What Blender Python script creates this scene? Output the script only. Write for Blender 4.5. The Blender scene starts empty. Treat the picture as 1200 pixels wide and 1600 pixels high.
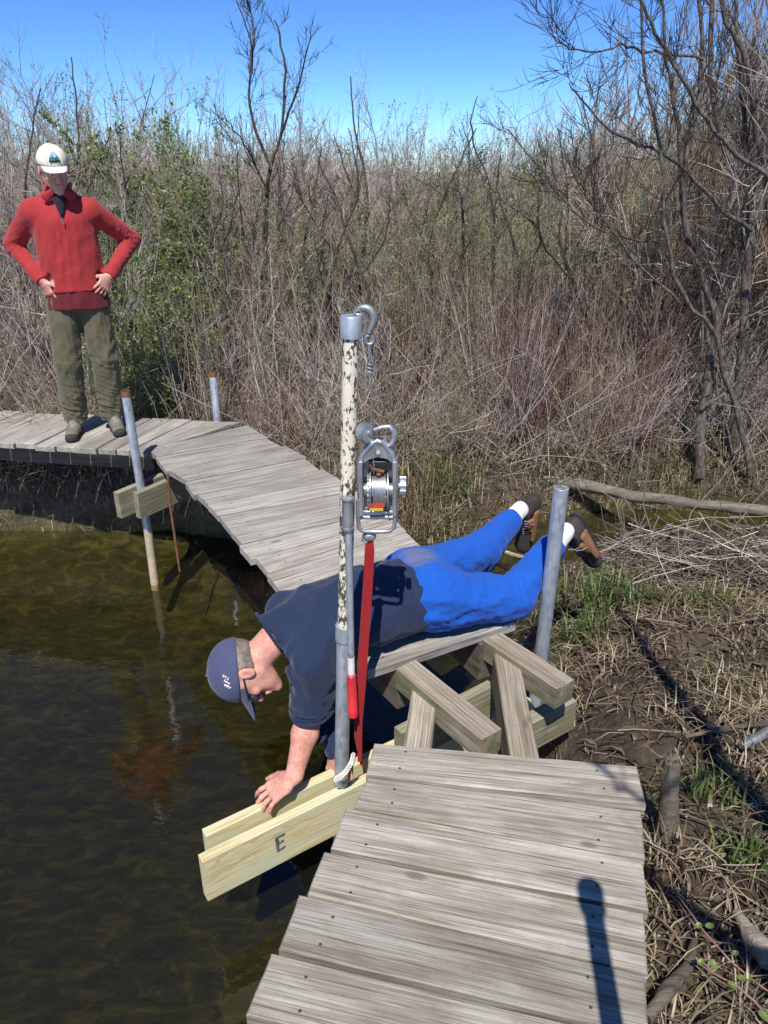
import bpy, math, random
import numpy as np
from mathutils import Vector, Matrix

# ------------------------------------------------------------------ camera, world, sun
rnd = random.Random(7)
nrg = np.random.default_rng(7)
SC = bpy.context.scene
COL = SC.collection
CAMH, PITCH, FPX = 1.62, math.radians(24.9), 1155.0
cd = bpy.data.cameras.new('camera'); cam = bpy.data.objects.new('camera', cd); COL.objects.link(cam)
cam.location = (0, 0, CAMH); cam.rotation_euler = (math.radians(90)-PITCH, 0, 0)
cd.sensor_fit = 'VERTICAL'; cd.sensor_height = 24.0; cd.sensor_width = 18.0
cd.lens = 24.0*FPX/1600.0; cd.clip_start = 0.02; cd.clip_end = 2000
SC.camera = cam
SUN_EL, SUN_AZ = math.radians(58), math.radians(6.0)      # light travels towards +Y, a little to +X
TO_SUN = Vector((-math.sin(SUN_AZ)*math.cos(SUN_EL), -math.cos(SUN_AZ)*math.cos(SUN_EL), math.sin(SUN_EL)))
W = bpy.data.worlds.new("World"); SC.world = W; W.use_nodes = True
wn = W.node_tree.nodes; wn.clear()
sky = wn.new('ShaderNodeTexSky'); sky.sky_type = 'NISHITA'; sky.sun_disc = False
sky.sun_elevation = SUN_EL; sky.sun_rotation = math.radians(180) + SUN_AZ
sky.altitude = 2500; sky.air_density = 1.0; sky.dust_density = 0.0; sky.ozone_density = 6.0
bgn = wn.new('ShaderNodeBackground'); bgn.inputs['Strength'].default_value = 0.12
wo = wn.new('ShaderNodeOutputWorld')
shs = wn.new('ShaderNodeHueSaturation'); shs.inputs['Saturation'].default_value = 1.0; shs.inputs['Hue'].default_value = 0.5
gam = wn.new('ShaderNodeGamma'); gam.inputs['Gamma'].default_value = 1.28
pre = wn.new('ShaderNodeMix'); pre.data_type = 'RGBA'; pre.blend_type = 'MULTIPLY'; pre.inputs[0].default_value = 1.0; pre.inputs[7].default_value = (.15, .15, .15, 1)
post = wn.new('ShaderNodeMix'); post.data_type = 'RGBA'; post.blend_type = 'MULTIPLY'; post.inputs[0].default_value = 1.0; post.inputs[7].default_value = (5.0, 6.2, 7.4, 1)
W.node_tree.links.new(sky.outputs[0], pre.inputs[6]); W.node_tree.links.new(pre.outputs[2], gam.inputs[0]); W.node_tree.links.new(gam.outputs[0], post.inputs[6])
W.node_tree.links.new(post.outputs[2], shs.inputs['Color']); W.node_tree.links.new(shs.outputs[0], bgn.inputs[0]); W.node_tree.links.new(bgn.outputs[0], wo.inputs[0])
sd = bpy.data.lights.new('sun', 'SUN'); sun = bpy.data.objects.new('sun', sd); COL.objects.link(sun)
sd.energy = 4.6; sd.angle = math.radians(0.5); sd.color = (1.0, 0.95, 0.87)
sun.rotation_euler = TO_SUN.to_track_quat('Z', 'Y').to_euler()
sun.location = (0, 0, 20)
SC.view_settings.view_transform = 'Standard'; SC.view_settings.look = 'None'
SC.view_settings.exposure = 0.33; SC.view_settings.gamma = 1.0
SC.view_settings.use_curve_mapping = False
SC.cycles.max_bounces = 8; SC.cycles.transparent_max_bounces = 16
SC.render.film_transparent = False

# ------------------------------------------------------------------ survey helpers
ct, st = math.cos(PITCH), math.sin(PITCH)
def ray(x, y):
    u, v = (x-600)/FPX, (800-y)/FPX
    return Vector((u, ct+v*st, -st+v*ct))
def P(x, y, z=0.0):
    d = ray(x, y); t = (z-CAMH)/d.z
    return Vector((d.x*t, d.y*t, z))
def PY(x, y, Y):
    d = ray(x, y); t = Y/d.y
    return Vector((d.x*t, Y, CAMH+d.z*t))

# ------------------------------------------------------------------ scene helpers
def tag(o, label=None, cat=None, group=None, kind=None):
    if label: o['label'] = label
    if cat: o['category'] = cat
    if group: o['group'] = group
    if kind: o['kind'] = kind
    return o
def thing(name, label, cat, loc=(0, 0, 0), group=None):
    o = bpy.data.objects.new(name, None); COL.objects.link(o); o.location = loc
    o.empty_display_size = 0.1
    return tag(o, label, cat, group)
def link_mesh(name, me, mat, parent=None, smooth=False, loc=(0, 0, 0), rot=None):
    if mat is not None and len(me.materials) == 0: me.materials.append(mat)
    if smooth: me.polygons.foreach_set('use_smooth', [True]*len(me.polygons))
    o = bpy.data.objects.new(name, me); COL.objects.link(o)
    if parent is not None:
        o.parent = parent
        pl = Vector((0, 0, 0)); q = parent
        while q is not None:
            pl = pl + q.location; q = q.parent
        o.location = Vector(loc) - pl
    else:
        o.location = loc
    if rot is not None: o.rotation_euler = rot
    return o
def mk(name, verts, faces, mat, parent=None, smooth=False, loc=(0, 0, 0), rot=None, origin=None):
    """mesh from world-space verts; origin moves the object's origin there"""
    v = np.asarray(verts, dtype=np.float32)
    if origin is not None:
        v = v - np.asarray(origin, dtype=np.float32); loc = origin
    me = bpy.data.meshes.new(name)
    if isinstance(faces, np.ndarray): fast_mesh(me, v, faces)
    else: me.from_pydata(v.tolist(), [], faces)
    me.update()
    return link_mesh(name, me, mat, parent, smooth, loc, rot)
def fast_mesh(me, v, f):
    n, k = f.shape
    me.vertices.add(len(v)); me.vertices.foreach_set('co', v.astype(np.float32).ravel())
    me.loops.add(n*k); me.loops.foreach_set('vertex_index', f.astype(np.int32).ravel())
    me.polygons.add(n); me.polygons.foreach_set('loop_start', np.arange(0, n*k, k, dtype=np.int32))
    me.update(calc_edges=True)

class MB:
    """collects simple shapes into one mesh"""
    def __init__(s): s.v = []; s.f = []
    def add(s, v, f):
        n = len(s.v); s.v += [tuple(q) for q in v]; s.f += [tuple(n+i for i in q) for q in f]; return s
    def box(s, c, d, M=None):
        c = Vector(c); hx, hy, hz = d[0]/2, d[1]/2, d[2]/2; b = min(hx, hy, hz)*0.12
        v = []; 
        for z, o in ((-hz, b), (-hz+b, 0), (hz-b, 0), (hz, b)):
            for x, y in ((-1, -1), (1, -1), (1, 1), (-1, 1)):
                p = Vector((x*(hx-o), y*(hy-o), z)); p = (M @ p) if M is not None else p
                v.append(p+c)
        f = [(3, 2, 1, 0), (12, 13, 14, 15)]
        for r in range(3):
            for i in range(4):
                j = (i+1) % 4; f.append((r*4+i, r*4+j, r*4+4+j, r*4+4+i))
        return s.add(v, f)
    def tube(s, pts, rad, n=10, cap=True, closed=False):
        pts = [Vector(p) for p in pts]; m = len(pts)
        if not hasattr(rad, '__len__'): rad = [rad]*m
        prev = None; v = []
        for i in range(m):
            if closed: t = (pts[(i+1) % m]-pts[i-1]).normalized()
            else: t = (pts[min(i+1, m-1)]-pts[max(i-1, 0)])
            if t.length < 1e-9: t = Vector((0, 0, 1))
            t.normalize()
            if prev is None:
                a = Vector((1, 0, 0)) if abs(t.x) < .9 else Vector((0, 1, 0))
            else: a = prev
            u = (a - t*a.dot(t)).normalized(); w = t.cross(u); prev = u
            for k in range(n):
                an = 2*math.pi*k/n
                v.append(pts[i] + (u*math.cos(an)+w*math.sin(an))*rad[i])
        f = []
        for i in range(m if closed else m-1):
            for k in range(n):
                a = i*n+k; b = i*n+(k+1) % n; i2 = ((i+1) % m)*n
                f.append((a, b, i2+(k+1) % n, i2+k))
        if cap and not closed:
            f.append(tuple(reversed(range(n)))); f.append(tuple(range((m-1)*n, m*n)))
        return s.add(v, f)
    def ball(s, c, r, n=10, m=7):
        c = Vector(c); r = (r, r, r) if not hasattr(r, '__len__') else r
        v = [c+Vector((0, 0, -r[2]))]
        for i in range(1, m):
            a = -math.pi/2+math.pi*i/m
            for k in range(n):
                b = 2*math.pi*k/n; v.append(c+Vector((r[0]*math.cos(a)*math.cos(b), r[1]*math.cos(a)*math.sin(b), r[2]*math.sin(a))))
        v.append(c+Vector((0, 0, r[2]))); f = []
        for k in range(n): f.append((0, 1+(k+1) % n, 1+k))
        for i in range(m-2):
            for k in range(n):
                a = 1+i*n+k; b = 1+i*n+(k+1) % n; f.append((a, b, b+n, a+n))
        L = len(v)-1
        for k in range(n): f.append((1+(m-2)*n+k, 1+(m-2)*n+(k+1) % n, L))
        return s.add(v, f)
    def build(s, name, mat, parent=None, smooth=True, origin=None, autos=True):
        if origin is None: origin = Vector([sum(p[i] for p in s.v)/len(s.v) for i in range(3)])
        o = mk(name, s.v, s.f, mat, parent, False, origin=origin)
        if smooth:
            o.data.polygons.foreach_set('use_smooth', [True]*len(o.data.polygons))
            o.data.set_sharp_from_angle(angle=math.radians(40))
        return o

# ------------------------------------------------------------------ materials
class NT:
    def __init__(s, name):
        s.m = bpy.data.materials.new(name); s.m.use_nodes = True; s.t = s.m.node_tree; s.t.nodes.clear()
        s.out = s.t.nodes.new('ShaderNodeOutputMaterial')
    def n(s, typ, **kw):
        q = s.t.nodes.new(typ)
        ins = kw.pop('ins', {})
        for k, v in kw.items(): setattr(q, k, v)
        for k, v in ins.items():
            if isinstance(v, bpy.types.NodeSocket): s.t.links.new(v, q.inputs[k])
            else: q.inputs[k].default_value = v
        return q
    def l(s, a, b): s.t.links.new(a, b)
    def coord(s, kind='Object', scale=(1, 1, 1), rand=0.0):
        tc = s.n('ShaderNodeTexCoord').outputs[kind]
        if rand:
            oi = s.n('ShaderNodeObjectInfo').outputs['Random']
            mu = s.n('ShaderNodeVectorMath', operation='SCALE', ins={0: (rand, rand*1.7, rand*.6), 'Scale': oi})
            ad = s.n('ShaderNodeVectorMath', operation='ADD', ins={0: tc, 1: mu.outputs[0]}); tc = ad.outputs[0]
        mp = s.n('ShaderNodeMapping', ins={'Vector': tc, 'Scale': scale}); return mp.outputs[0]
    def noise(s, vec, scale, detail=4, rough=.55, dist=0.0):
        return s.n('ShaderNodeTexNoise', ins={'Vector': vec, 'Scale': scale, 'Detail': detail, 'Roughness': rough, 'Distortion': dist}).outputs['Fac']
    def ramp(s, fac, stops, interp='LINEAR'):
        r = s.n('ShaderNodeValToRGB', ins={'Fac': fac}); cr = r.color_ramp; cr.interpolation = interp
        while len(cr.elements) > 1: cr.elements.remove(cr.elements[-1])
        for i, (p, c) in enumerate(stops):
            e = cr.elements[0] if i == 0 else cr.elements.new(p)
            e.position = p; c = (c, c, c) if not hasattr(c, '__len__') else c
            e.color = (c[0], c[1], c[2], 1)
        return r.outputs['Color']
    def mix(s, fac, a, b, mode='MIX'):
        m = s.n('ShaderNodeMix', data_type='RGBA', blend_type=mode)
        for sock, v in ((m.inputs[0], fac), (m.inputs[6], a), (m.inputs[7], b)):
            if isinstance(v, bpy.types.NodeSocket): s.l(v, sock)
            elif hasattr(v, '__len__'): sock.default_value = (v[0], v[1], v[2], 1)
            else: sock.default_value = v
        return m.outputs[2]
    def math(s, op, a, b=0.0):
        m = s.n('ShaderNodeMath', operation=op)
        for i, v in enumerate((a, b)):
            if isinstance(v, bpy.types.NodeSocket): s.l(v, m.inputs[i])
            else: m.inputs[i].default_value = v
        return m.outputs[0]
    def bsdf(s, color, rough=.6, metal=0.0, bump=None, bstr=.3, bdist=.004, spec=.5, sheen=0.0, sss=0.0, **kw):
        b = s.n('ShaderNodeBsdfPrincipled')
        for k, v in (('Base Color', color), ('Roughness', rough), ('Metallic', metal)):
            if isinstance(v, bpy.types.NodeSocket): s.l(v, b.inputs[k])
            elif hasattr(v, '__len__'): b.inputs[k].default_value = (v[0], v[1], v[2], 1)
            else: b.inputs[k].default_value = v
        b.inputs['Specular IOR Level'].default_value = spec
        if sheen: b.inputs['Sheen Weight'].default_value = sheen
        if sss:
            b.inputs['Subsurface Weight'].default_value = sss; b.inputs['Subsurface Scale'].default_value = .008
            b.inputs['Subsurface Radius'].default_value = (1, .35, .2)
        for k, v in kw.items(): b.inputs[k].default_value = v
        if bump is not None:
            bp = s.n('ShaderNodeBump', ins={'Height': bump, 'Strength': bstr, 'Distance': bdist}); s.l(bp.outputs[0], b.inputs['Normal'])
        s.l(b.outputs[0], s.out.inputs[0]); s.b = b
        return s.m

def wood(name, light, dark, crack, stain=(.10, .085, .065), stain_amt=.5, moss=None, grain=62, var=.30, rough=.85):
    t = NT(name)
    v = t.coord('Object', (1.1, grain, grain), rand=37)
    g = t.noise(v, 1.6, 8, .68, .35)
    v2 = t.coord('Object', (3.2, 240, 240), rand=37); g2 = t.noise(v2, 1.2, 6, .6)
    vs = t.coord('Object', (2.4, 7, 7), rand=91); vs2 = t.coord('Object', (5, 60, 60), rand=91); s1 = t.math('ADD', t.math('MULTIPLY', t.noise(vs, 1.4, 5, .6, .4), .68), t.math('MULTIPLY', t.noise(vs2, 1.3, 6, .65, .3), .32))
    gl_ = t.noise(t.coord('Object', (1.0, 17, 17), rand=37), 1.5, 4, .55, .6)
    c = t.ramp(t.math('ADD', t.math('MULTIPLY', g, .62), t.math('MULTIPLY', gl_, .38)), [(.33, crack), (.43, dark), (.53, light), (.70, tuple(min(1, q*1.18) for q in light))])
    c = t.mix(t.math('MULTIPLY', t.ramp(g2, [(.34, 1), (.50, 0)]), .80), c, crack)
    c = t.mix(t.math('MULTIPLY', t.ramp(s1, [(.44, 0), (.60, 1)]), stain_amt), c, stain)
    vb = t.coord('Object', (2.2, 5.5, 5.5), rand=53)
    kn = t.n('ShaderNodeTexVoronoi', ins={'Vector': vb, 'Scale': 1.15, 'Randomness': 1.0}).outputs['Distance']
    c = t.mix(t.math('MULTIPLY', t.ramp(kn, [(.0, 1), (.055, 1), (.09, 0)]), .75), c, tuple(q*.45 for q in dark))
    vf = t.coord('Object', (1, 1, 1), rand=71); sp = t.noise(vf, 70, 3, .6)
    c = t.mix(t.math('MULTIPLY', t.ramp(sp, [(.60, 0), (.72, 1)]), .28), c, stain)
    rv = t.n('ShaderNodeObjectInfo').outputs['Random']
    hv = t.n('ShaderNodeHueSaturation', ins={'Color': c, 'Value': t.math('ADD', t.math('MULTIPLY', rv, var), 1-var/2)})
    c = hv.outputs[0]
    if moss:
        vm = t.coord('Object', (3, 9, 9), rand=17); mo = t.noise(vm, 1.5, 6, .65)
        ge = t.n('ShaderNodeNewGeometry'); sx = t.n('ShaderNodeSeparateXYZ', ins={0: ge.outputs['Normal']})
        side = t.ramp(sx.outputs[2], [(.3, .9), (.8, .10)])
        c = t.mix(t.math('MULTIPLY', t.ramp(mo, [(.38, 0), (.62, 1)]), side), c, moss)
    h = t.math('ADD', g, t.math('MULTIPLY', g2, .5))
    return t.bsdf(c, rough, bump=h, bstr=.75, bdist=.0045, spec=.25)

M = {}
M['deck'] = wood('weathered_decking', (.43, .400, .345), (.285, .255, .21), (.08, .062, .046), stain=(.17, .135, .095), stain_amt=.60, var=.34)
M['deck_far'] = wood('weathered_decking_grey', (.44, .415, .375), (.29, .265, .23), (.08, .068, .055), stain=(.19, .16, .125), stain_amt=.5, var=.38)
M['crib'] = wood('old_timber', (.42, .37, .30), (.26, .225, .17), (.06, .05, .038), stain=(.22, .15, .10), stain_amt=.55, moss=(.13, .15, .06), grain=48)
M['joist'] = wood('joist_timber', (.17, .14, .11), (.10, .085, .065), (.03, .025, .02), grain=40)  # tone darkened to stand for shade under the decks; stump and branches share it
M['ledger'] = wood('ledger_timber', (.34, .32, .245), (.225, .205, .15), (.10, .08, .055), stain=(.2, .18, .1), stain_amt=.4, moss=(.20, .19, .10), grain=44)
M['log'] = wood('old_log_wood', (.27, .24, .205), (.16, .14, .115), (.05, .04, .032), moss=(.11, .12, .06), grain=30)
def new_wood():
    t = NT('new_treated_lumber')
    v = t.coord('Object', (.7, 17, 17), rand=11)
    g = t.noise(v, 1.3, 3, .5, .9)
    w = t.math('FRACT', t.math('MULTIPLY', g, 9.0))
    v2 = t.coord('Object', (2, 110, 110), rand=11); f = t.noise(v2, 1.2, 4)
    c = t.ramp(w, [(0, (.74, .62, .36)), (.45, (.70, .60, .37)), (.78, (.52, .43, .21)), (.9, (.44, .34, .16)), (1, (.72, .61, .36))])
    s = t.noise(t.coord('Object', (2.2, 10, 10), rand=5), 1.3, 3)
    c = t.mix(t.math('MULTIPLY', t.ramp(s, [(.40, 0), (.60, 1)]), .72), c, (.56, .60, .42))
    c = t.mix(t.math('MULTIPLY', t.ramp(f, [(.35, 1), (.55, 0)]), .35), c, (.40, .33, .17))
    vb = t.coord('Object', (2.0, 4.2, 4.2), rand=29)
    kn = t.n('ShaderNodeTexVoronoi', ins={'Vector': vb, 'Scale': 1.2}).outputs['Distance']
    c = t.mix(t.ramp(kn, [(0, 1), (.045, .9), (.075, 0)]), c, (.20, .10, .045))
    return t.bsdf(c, .62, bump=f, bstr=.3, bdist=.002, spec=.35)
M['new'] = new_wood()
def galv(name, base=(.44, .49, .53), metal=.55, rough=.42, rust=0.0):
    t = NT(name); v = t.coord('Object')
    vo = t.n('ShaderNodeTexVoronoi', ins={'Vector': t.coord('Object', (60, 60, 22)), 'Scale': 1.5}).outputs['Color']
    bw = t.n('ShaderNodeRGBToBW', ins={0: vo}).outputs[0]
    n = t.noise(t.coord('Object', (9, 9, 5)), 2, 6, .65)
    c = t.ramp(bw, [(0, tuple(q*.72 for q in base)), (1, tuple(q*1.22 for q in base))])
    c = t.mix(t.math('MULTIPLY', t.ramp(n, [(.45, 0), (.7, 1)]), .6), c, (.55, .57, .58))
    c = t.mix(t.math('MULTIPLY', t.ramp(n, [(.28, 1), (.42, 0)]), .5), c, (.20, .21, .22))
    if rust: 
        r = t.noise(t.coord('Object', (20, 20, 14)), 2, 6, .7); c = t.mix(t.ramp(r, [(1-rust-.04, 0), (1-rust, 1)]), c, (.20, .085, .035))
    rr = t.math('ADD', t.math('MULTIPLY', n, .35), rough-.16)
    return t.bsdf(c, rr, metal, bump=n, bstr=.15, bdist=.001)
M['galv'] = galv('galvanised_steel')
M['galv_blue'] = galv('galvanised_steel_post', (.38, .425, .46), .45, .5)
M['cast'] = galv('cast_zinc_steel', (.40, .41, .42), .75, .42)
M['dark_steel'] = galv('dark_forged_steel', (.30, .32, .31), .7, .45, rust=.36)
M['wire'] = galv('steel_cable_metal', (.42, .42, .41), .8, .38)
def chipped():
    t = NT('chipped_cream_paint'); v = t.coord('Object', (1, 1, .5))
    n = t.noise(v, 85, 8, .66, .3); n2 = t.noise(t.coord('Object', (1, 1, .5)), 9, 3)
    f = t.ramp(t.math('ADD', n, t.math('MULTIPLY', t.math('SUBTRACT', n2, .5), .35)), [(.515, 0), (.54, 1)])
    st_ = t.noise(t.coord('Object', (30, 30, 4)), 2, 4)
    cr = t.mix(t.math('MULTIPLY', st_, .5), (.80, .74, .58), (.62, .55, .40))
    rs = t.mix(t.noise(v, 60, 3), (.045, .037, .033), (.13, .095, .07))
    c = t.mix(f, cr, rs)
    return t.bsdf(c, .55, 0, bump=t.math('SUBTRACT', 1, f), bstr=.6, bdist=.0012, spec=.4)
M['chipped'] = chipped()
def plain(name, col, rough=.6, metal=0, scale=40, amt=.25, bstr=.2, bdist=.001, spec=.4, sheen=0, col2=None, sss=0):
    t = NT(name); v = t.coord('Object'); n = t.noise(v, scale, 5, .6); n2 = t.noise(v, scale*.12, 4, .6)
    a = tuple(q*(1-amt) for q in col) if col2 is None else col2
    c = t.mix(t.ramp(t.math('ADD', t.math('MULTIPLY', n, .5), t.math('MULTIPLY', n2, .5)), [(.38, 0), (.62, 1)]), a, tuple(min(1, q*(1+amt*.5)) for q in col))
    return t.bsdf(c, rough, metal, bump=n, bstr=bstr, bdist=bdist, spec=spec, sheen=sheen, sss=sss)
def cloth(name, col, fold=.5, weave=420, amt=.16, dust=None, sheen=.15):
    t = NT(name); v = t.coord('Object'); n = t.noise(v, weave, 2, .5); n2 = t.noise(v, 9, 5, .62, .5)
    c = t.mix(n2, tuple(q*(1-amt) for q in col), tuple(min(1, q*(1+amt)) for q in col))
    c = t.mix(t.math('MULTIPLY', n, .25), c, tuple(q*.7 for q in col))
    if dust:
        pos, rad, dc = dust; vv = t.n('ShaderNodeVectorMath', operation='DISTANCE', ins={0: t.n('ShaderNodeTexCoord').outputs['Object'], 1: pos}).outputs['Value']
        ed = t.math('ADD', vv, t.math('MULTIPLY', t.math('SUBTRACT', t.noise(v, 16, 5, .65), .5), rad*1.1))
        c = t.mix(t.math('MULTIPLY', t.ramp(ed, [(rad*.45, 1), (rad*.95, 0)]), .62), c, dc)
    h = t.math('ADD', t.math('MULTIPLY', n2, 1.0), t.math('MULTIPLY', n, .06))
    return t.bsdf(c, .88, bump=h, bstr=fold, bdist=.014, spec=.2, sheen=sheen)
M['red_fleece'] = cloth('red_fleece', (.37, .034, .036), .4)
M['maroon'] = cloth('maroon_cotton', (.13, .016, .022), .7)
M['navy'] = cloth('navy_cotton', (.017, .029, .066), .6, amt=.3)
M['navy_dark'] = cloth('dark_undershirt', (.02, .018, .032), .4)
M['olive'] = cloth('olive_canvas', (.115, .105, .060), .6, weave=300)
M['cream'] = cloth('cream_cap_cloth', (.80, .76, .62), .2, sheen=0)
M['cap_navy'] = cloth('faded_navy_cap_cloth', (.070, .078, .145), .5, amt=.4)
M['sock'] = cloth('white_sock_knit', (.78, .77, .74), .5)
M['red_strap'] = cloth('red_webbing', (.30, .014, .016), .25, weave=260, amt=.3)
M['skin'] = plain('skin', (.62, .33, .25), .5, 0, 90, .14, .35, .0008, .4, sss=.12, col2=(.55, .24, .19))
M['skin_red'] = plain('pinkish_red_skin', (.62, .34, .26), .55, 0, 110, .2, .6, .0012, .35, sss=.10, col2=(.48, .19, .14))  # pinkish red mottled skin, the lying man's own tone
M['lip'] = plain('lip_skin', (.42, .17, .14), .45)
M['nail'] = plain('nail', (.72, .48, .40), .3)
M['hair_grey'] = plain('grey_hair', (.34, .31, .28), .7, 0, 260, .45, .9, .003, col2=(.16, .14, .12))
M['hair_tan'] = plain('greying_sandy_hair', (.30, .25, .20), .75, 0, 300, .5, 1.0, .005, col2=(.10, .075, .055))
M['hair_brown'] = plain('brown_hair', (.14, .09, .06), .7, 0, 260, .4, .9, .003)
M['eye_white'] = plain('eye_white', (.75, .73, .70), .25); M['iris'] = plain('iris', (.05, .08, .10), .2)
M['black_plastic'] = plain('black_plastic', (.02, .02, .022), .35); M['lens'] = plain('dark_lens', (.03, .035, .04), .1, spec=.8)
M['boot_brown'] = plain('brown_boot_leather', (.27, .12, .055), .75, 0, 120, .3, .5, .002, col2=(.16, .075, .04))
M['boot_dark'] = plain('dark_boot_mesh', (.045, .038, .035), .8, 0, 200, .4, .5, .002)
M['boot_grey'] = plain('grey_shoe_leather', (.19, .17, .14), .8, 0, 120, .35, .5, .002, col2=(.11, .095, .08))
M['rubber'] = plain('dark_rubber_sole', (.035, .033, .032), .8, 0, 90, .3)
M['lace'] = plain('laces', (.30, .26, .30), .8); M['lace_w'] = plain('pale_laces', (.5, .42, .42), .8)
M['grip_red'] = plain('red_rubber_grip', (.62, .03, .035), .4, amt=.12); M['sticker'] = plain('white_sticker', (.75, .72, .62), .5, amt=.12)
M['label_red'] = plain('red_label', (.55, .06, .03), .45); M['label_yellow'] = plain('yellow_label', (.6, .42, .06), .45)
M['rust'] = plain('rust', (.22, .09, .045), .85, 0, 60, .4, .6, .002, col2=(.10, .045, .028))
M['nail_dark'] = plain('rusted_nail', (.07, .05, .04), .6)
M['rope'] = plain('white_coated_cable', (.62, .60, .54), .5, amt=.2); M['black_mark'] = plain('black_marker', (.15, .17, .16), .7, 0, 160, .3, col2=(.03, .04, .05))
M['muddy_post'] = plain('tan_dried_mud_on_pipe', (.52, .42, .27), .7, 0, 30, .25); M['teal'] = plain('teal_print', (.06, .22, .24), .6); M['dgreen'] = plain('dark_green_print', (.03, .07, .05), .6)
M['sky_print'] = plain('pale_blue_print', (.35, .55, .62), .6)

def twig_mat(name, a, b, c3=None, rough=.8):
    t = NT(name); v = t.coord('Object'); n = t.noise(v, 3.5, 5, .7)
    ri = t.n('ShaderNodeNewGeometry').outputs['Random Per Island']
    f = t.math('ADD', t.math('MULTIPLY', n, .45), t.math('MULTIPLY', ri, .55))
    c = t.ramp(f, [(.18, tuple(q*.42 for q in a)), (.40, a), (.62, b), (.80, tuple(min(1, q*1.25) for q in b))])
    if c3: c = t.mix(t.ramp(t.noise(v, 16, 4, .7), [(.5, 0), (.66, 1)]), c, t.mix(.5, c, c3))
    return t.bsdf(c, rough, spec=.2)
M['tw_grey'] = twig_mat('grey_twig_bark', (.25, .215, .185), (.54, .48, .42), (.60, .54, .47))
M['tw_pink'] = twig_mat('pinkish_twig_bark', (.26, .195, .165), (.50, .39, .34), (.46, .39, .35))
M['tw_red'] = twig_mat('reddish_brown_twig_bark', (.17, .085, .065), (.34, .19, .145), (.38, .28, .23))
M['tw_dead'] = twig_mat('dead_twig_bark', (.12, .095, .078), (.27, .225, .19), (.30, .26, .22))
M['tw_orange'] = twig_mat('orange_tan_twig_bark', (.25, .18, .12), (.46, .36, .26), (.42, .35, .28))
M['tw_tan'] = twig_mat('tan_dry_stem', (.30, .22, .14), (.48, .38, .26), (.5, .43, .33))
M['tw_dark'] = twig_mat('dark_wet_bark', (.030, .024, .020), (.085, .068, .056), (.13, .108, .09))
M['tw_olive'] = twig_mat('olive_twig_bark', (.18, .165, .10), (.38, .34, .22), (.40, .37, .28))
M['tree_bark'] = (lambda t: t.bsdf(t.mix(t.ramp(t.noise(t.coord('Object', (18, 18, 5)), 2.4, 7, .7), [(.35, 0), (.65, 1)]), (.040, .033, .027), (.22, .185, .15)), .85, bump=t.noise(t.coord('Object', (22, 22, 6)), 2.4, 6, .7), bstr=.8, bdist=.012, spec=.2))(NT('willow_bark'))
def leaf_mat(name, a, b, trans=.35):
    t = NT(name); v = t.coord('Object'); n = t.noise(v, 12, 3)
    ri = t.n('ShaderNodeNewGeometry').outputs['Random Per Island']
    c = t.ramp(t.math('ADD', t.math('MULTIPLY', n, .4), t.math('MULTIPLY', ri, .6)), [(.15, tuple(q*.5 for q in a)), (.4, a), (.7, b), (.85, tuple(min(1, q*1.15) for q in b))])
    d = t.n('ShaderNodeBsdfDiffuse', ins={'Color': c}); tr = t.n('ShaderNodeBsdfTranslucent', ins={'Color': t.mix(.5, c, tuple(min(1, q*1.5) for q in b))})
    g = t.n('ShaderNodeBsdfGlossy', ins={'Roughness': .45}); mx = t.n('ShaderNodeMixShader', ins={0: trans, 1: d.outputs[0], 2: tr.outputs[0]})
    m2 = t.n('ShaderNodeMixShader', ins={0: .04, 1: mx.outputs[0], 2: g.outputs[0]}); t.l(m2.outputs[0], t.out.inputs[0]); return t.m
M['leaf'] = leaf_mat('fresh_green_leaf', (.11, .17, .035), (.25, .31, .09))
M['leaf_olive'] = leaf_mat('olive_bud_leaf', (.17, .20, .07), (.30, .33, .13))
M['leaf_pale'] = leaf_mat('pale_spring_leaf', (.22, .27, .09), (.38, .42, .16))
M['grass'] = leaf_mat('green_grass_blade', (.07, .12, .028), (.18, .24, .07))
M['straw'] = leaf_mat('dead_straw_blade', (.15, .115, .07), (.38, .31, .20), .12)
M['litter'] = leaf_mat('brown_dead_leaf', (.065, .045, .032), (.17, .12, .08), .08)
def ground_mat():
    t = NT('mud_and_thatch_ground'); v = t.coord('Object')
    n = t.noise(v, 2.2, 8, .68, .3); n2 = t.noise(v, 18, 8, .72); n3 = t.noise(t.coord('Object', (1, 3.2, 1)), 38, 5, .7, 1.2)
    c = t.ramp(n2, [(.30, (.024, .018, .013)), (.48, (.055, .041, .031)), (.62, (.10, .078, .058)), (.78, (.16, .125, .09))])
    c = t.mix(t.math('MULTIPLY', t.ramp(n, [(.45, 0), (.62, 1)]), .55), c, (.20, .155, .10))
    c = t.mix(t.math('MULTIPLY', t.ramp(n3, [(.56, 0), (.66, 1)]), .5), c, (.30, .24, .16))
    ge = t.n('ShaderNodeNewGeometry'); z = t.n('ShaderNodeSeparateXYZ', ins={0: ge.outputs['Position']}).outputs[2]
    wet = t.n('ShaderNodeMapRange', ins={'Value': z, 'From Min': -.92, 'From Max': -.70, 'To Min': 1.0, 'To Max': 0.0}).outputs[0]
    silt = t.ramp(t.noise(t.coord('Object', (1, 2.2, 1)), 7, 8, .72, .8), [(.32, (.016, .017, .006)), (.5, (.060, .058, .018)), (.62, (.14, .13, .04)), (.78, (.24, .21, .08))])
    c = t.mix(wet, c, silt)
    h = t.math('ADD', t.math('MULTIPLY', n2, 1.0), t.math('MULTIPLY', n3, .4))
    return t.bsdf(c, .9, bump=h, bstr=.9, bdist=.03, spec=.25)
M['ground'] = ground_mat()
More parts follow.
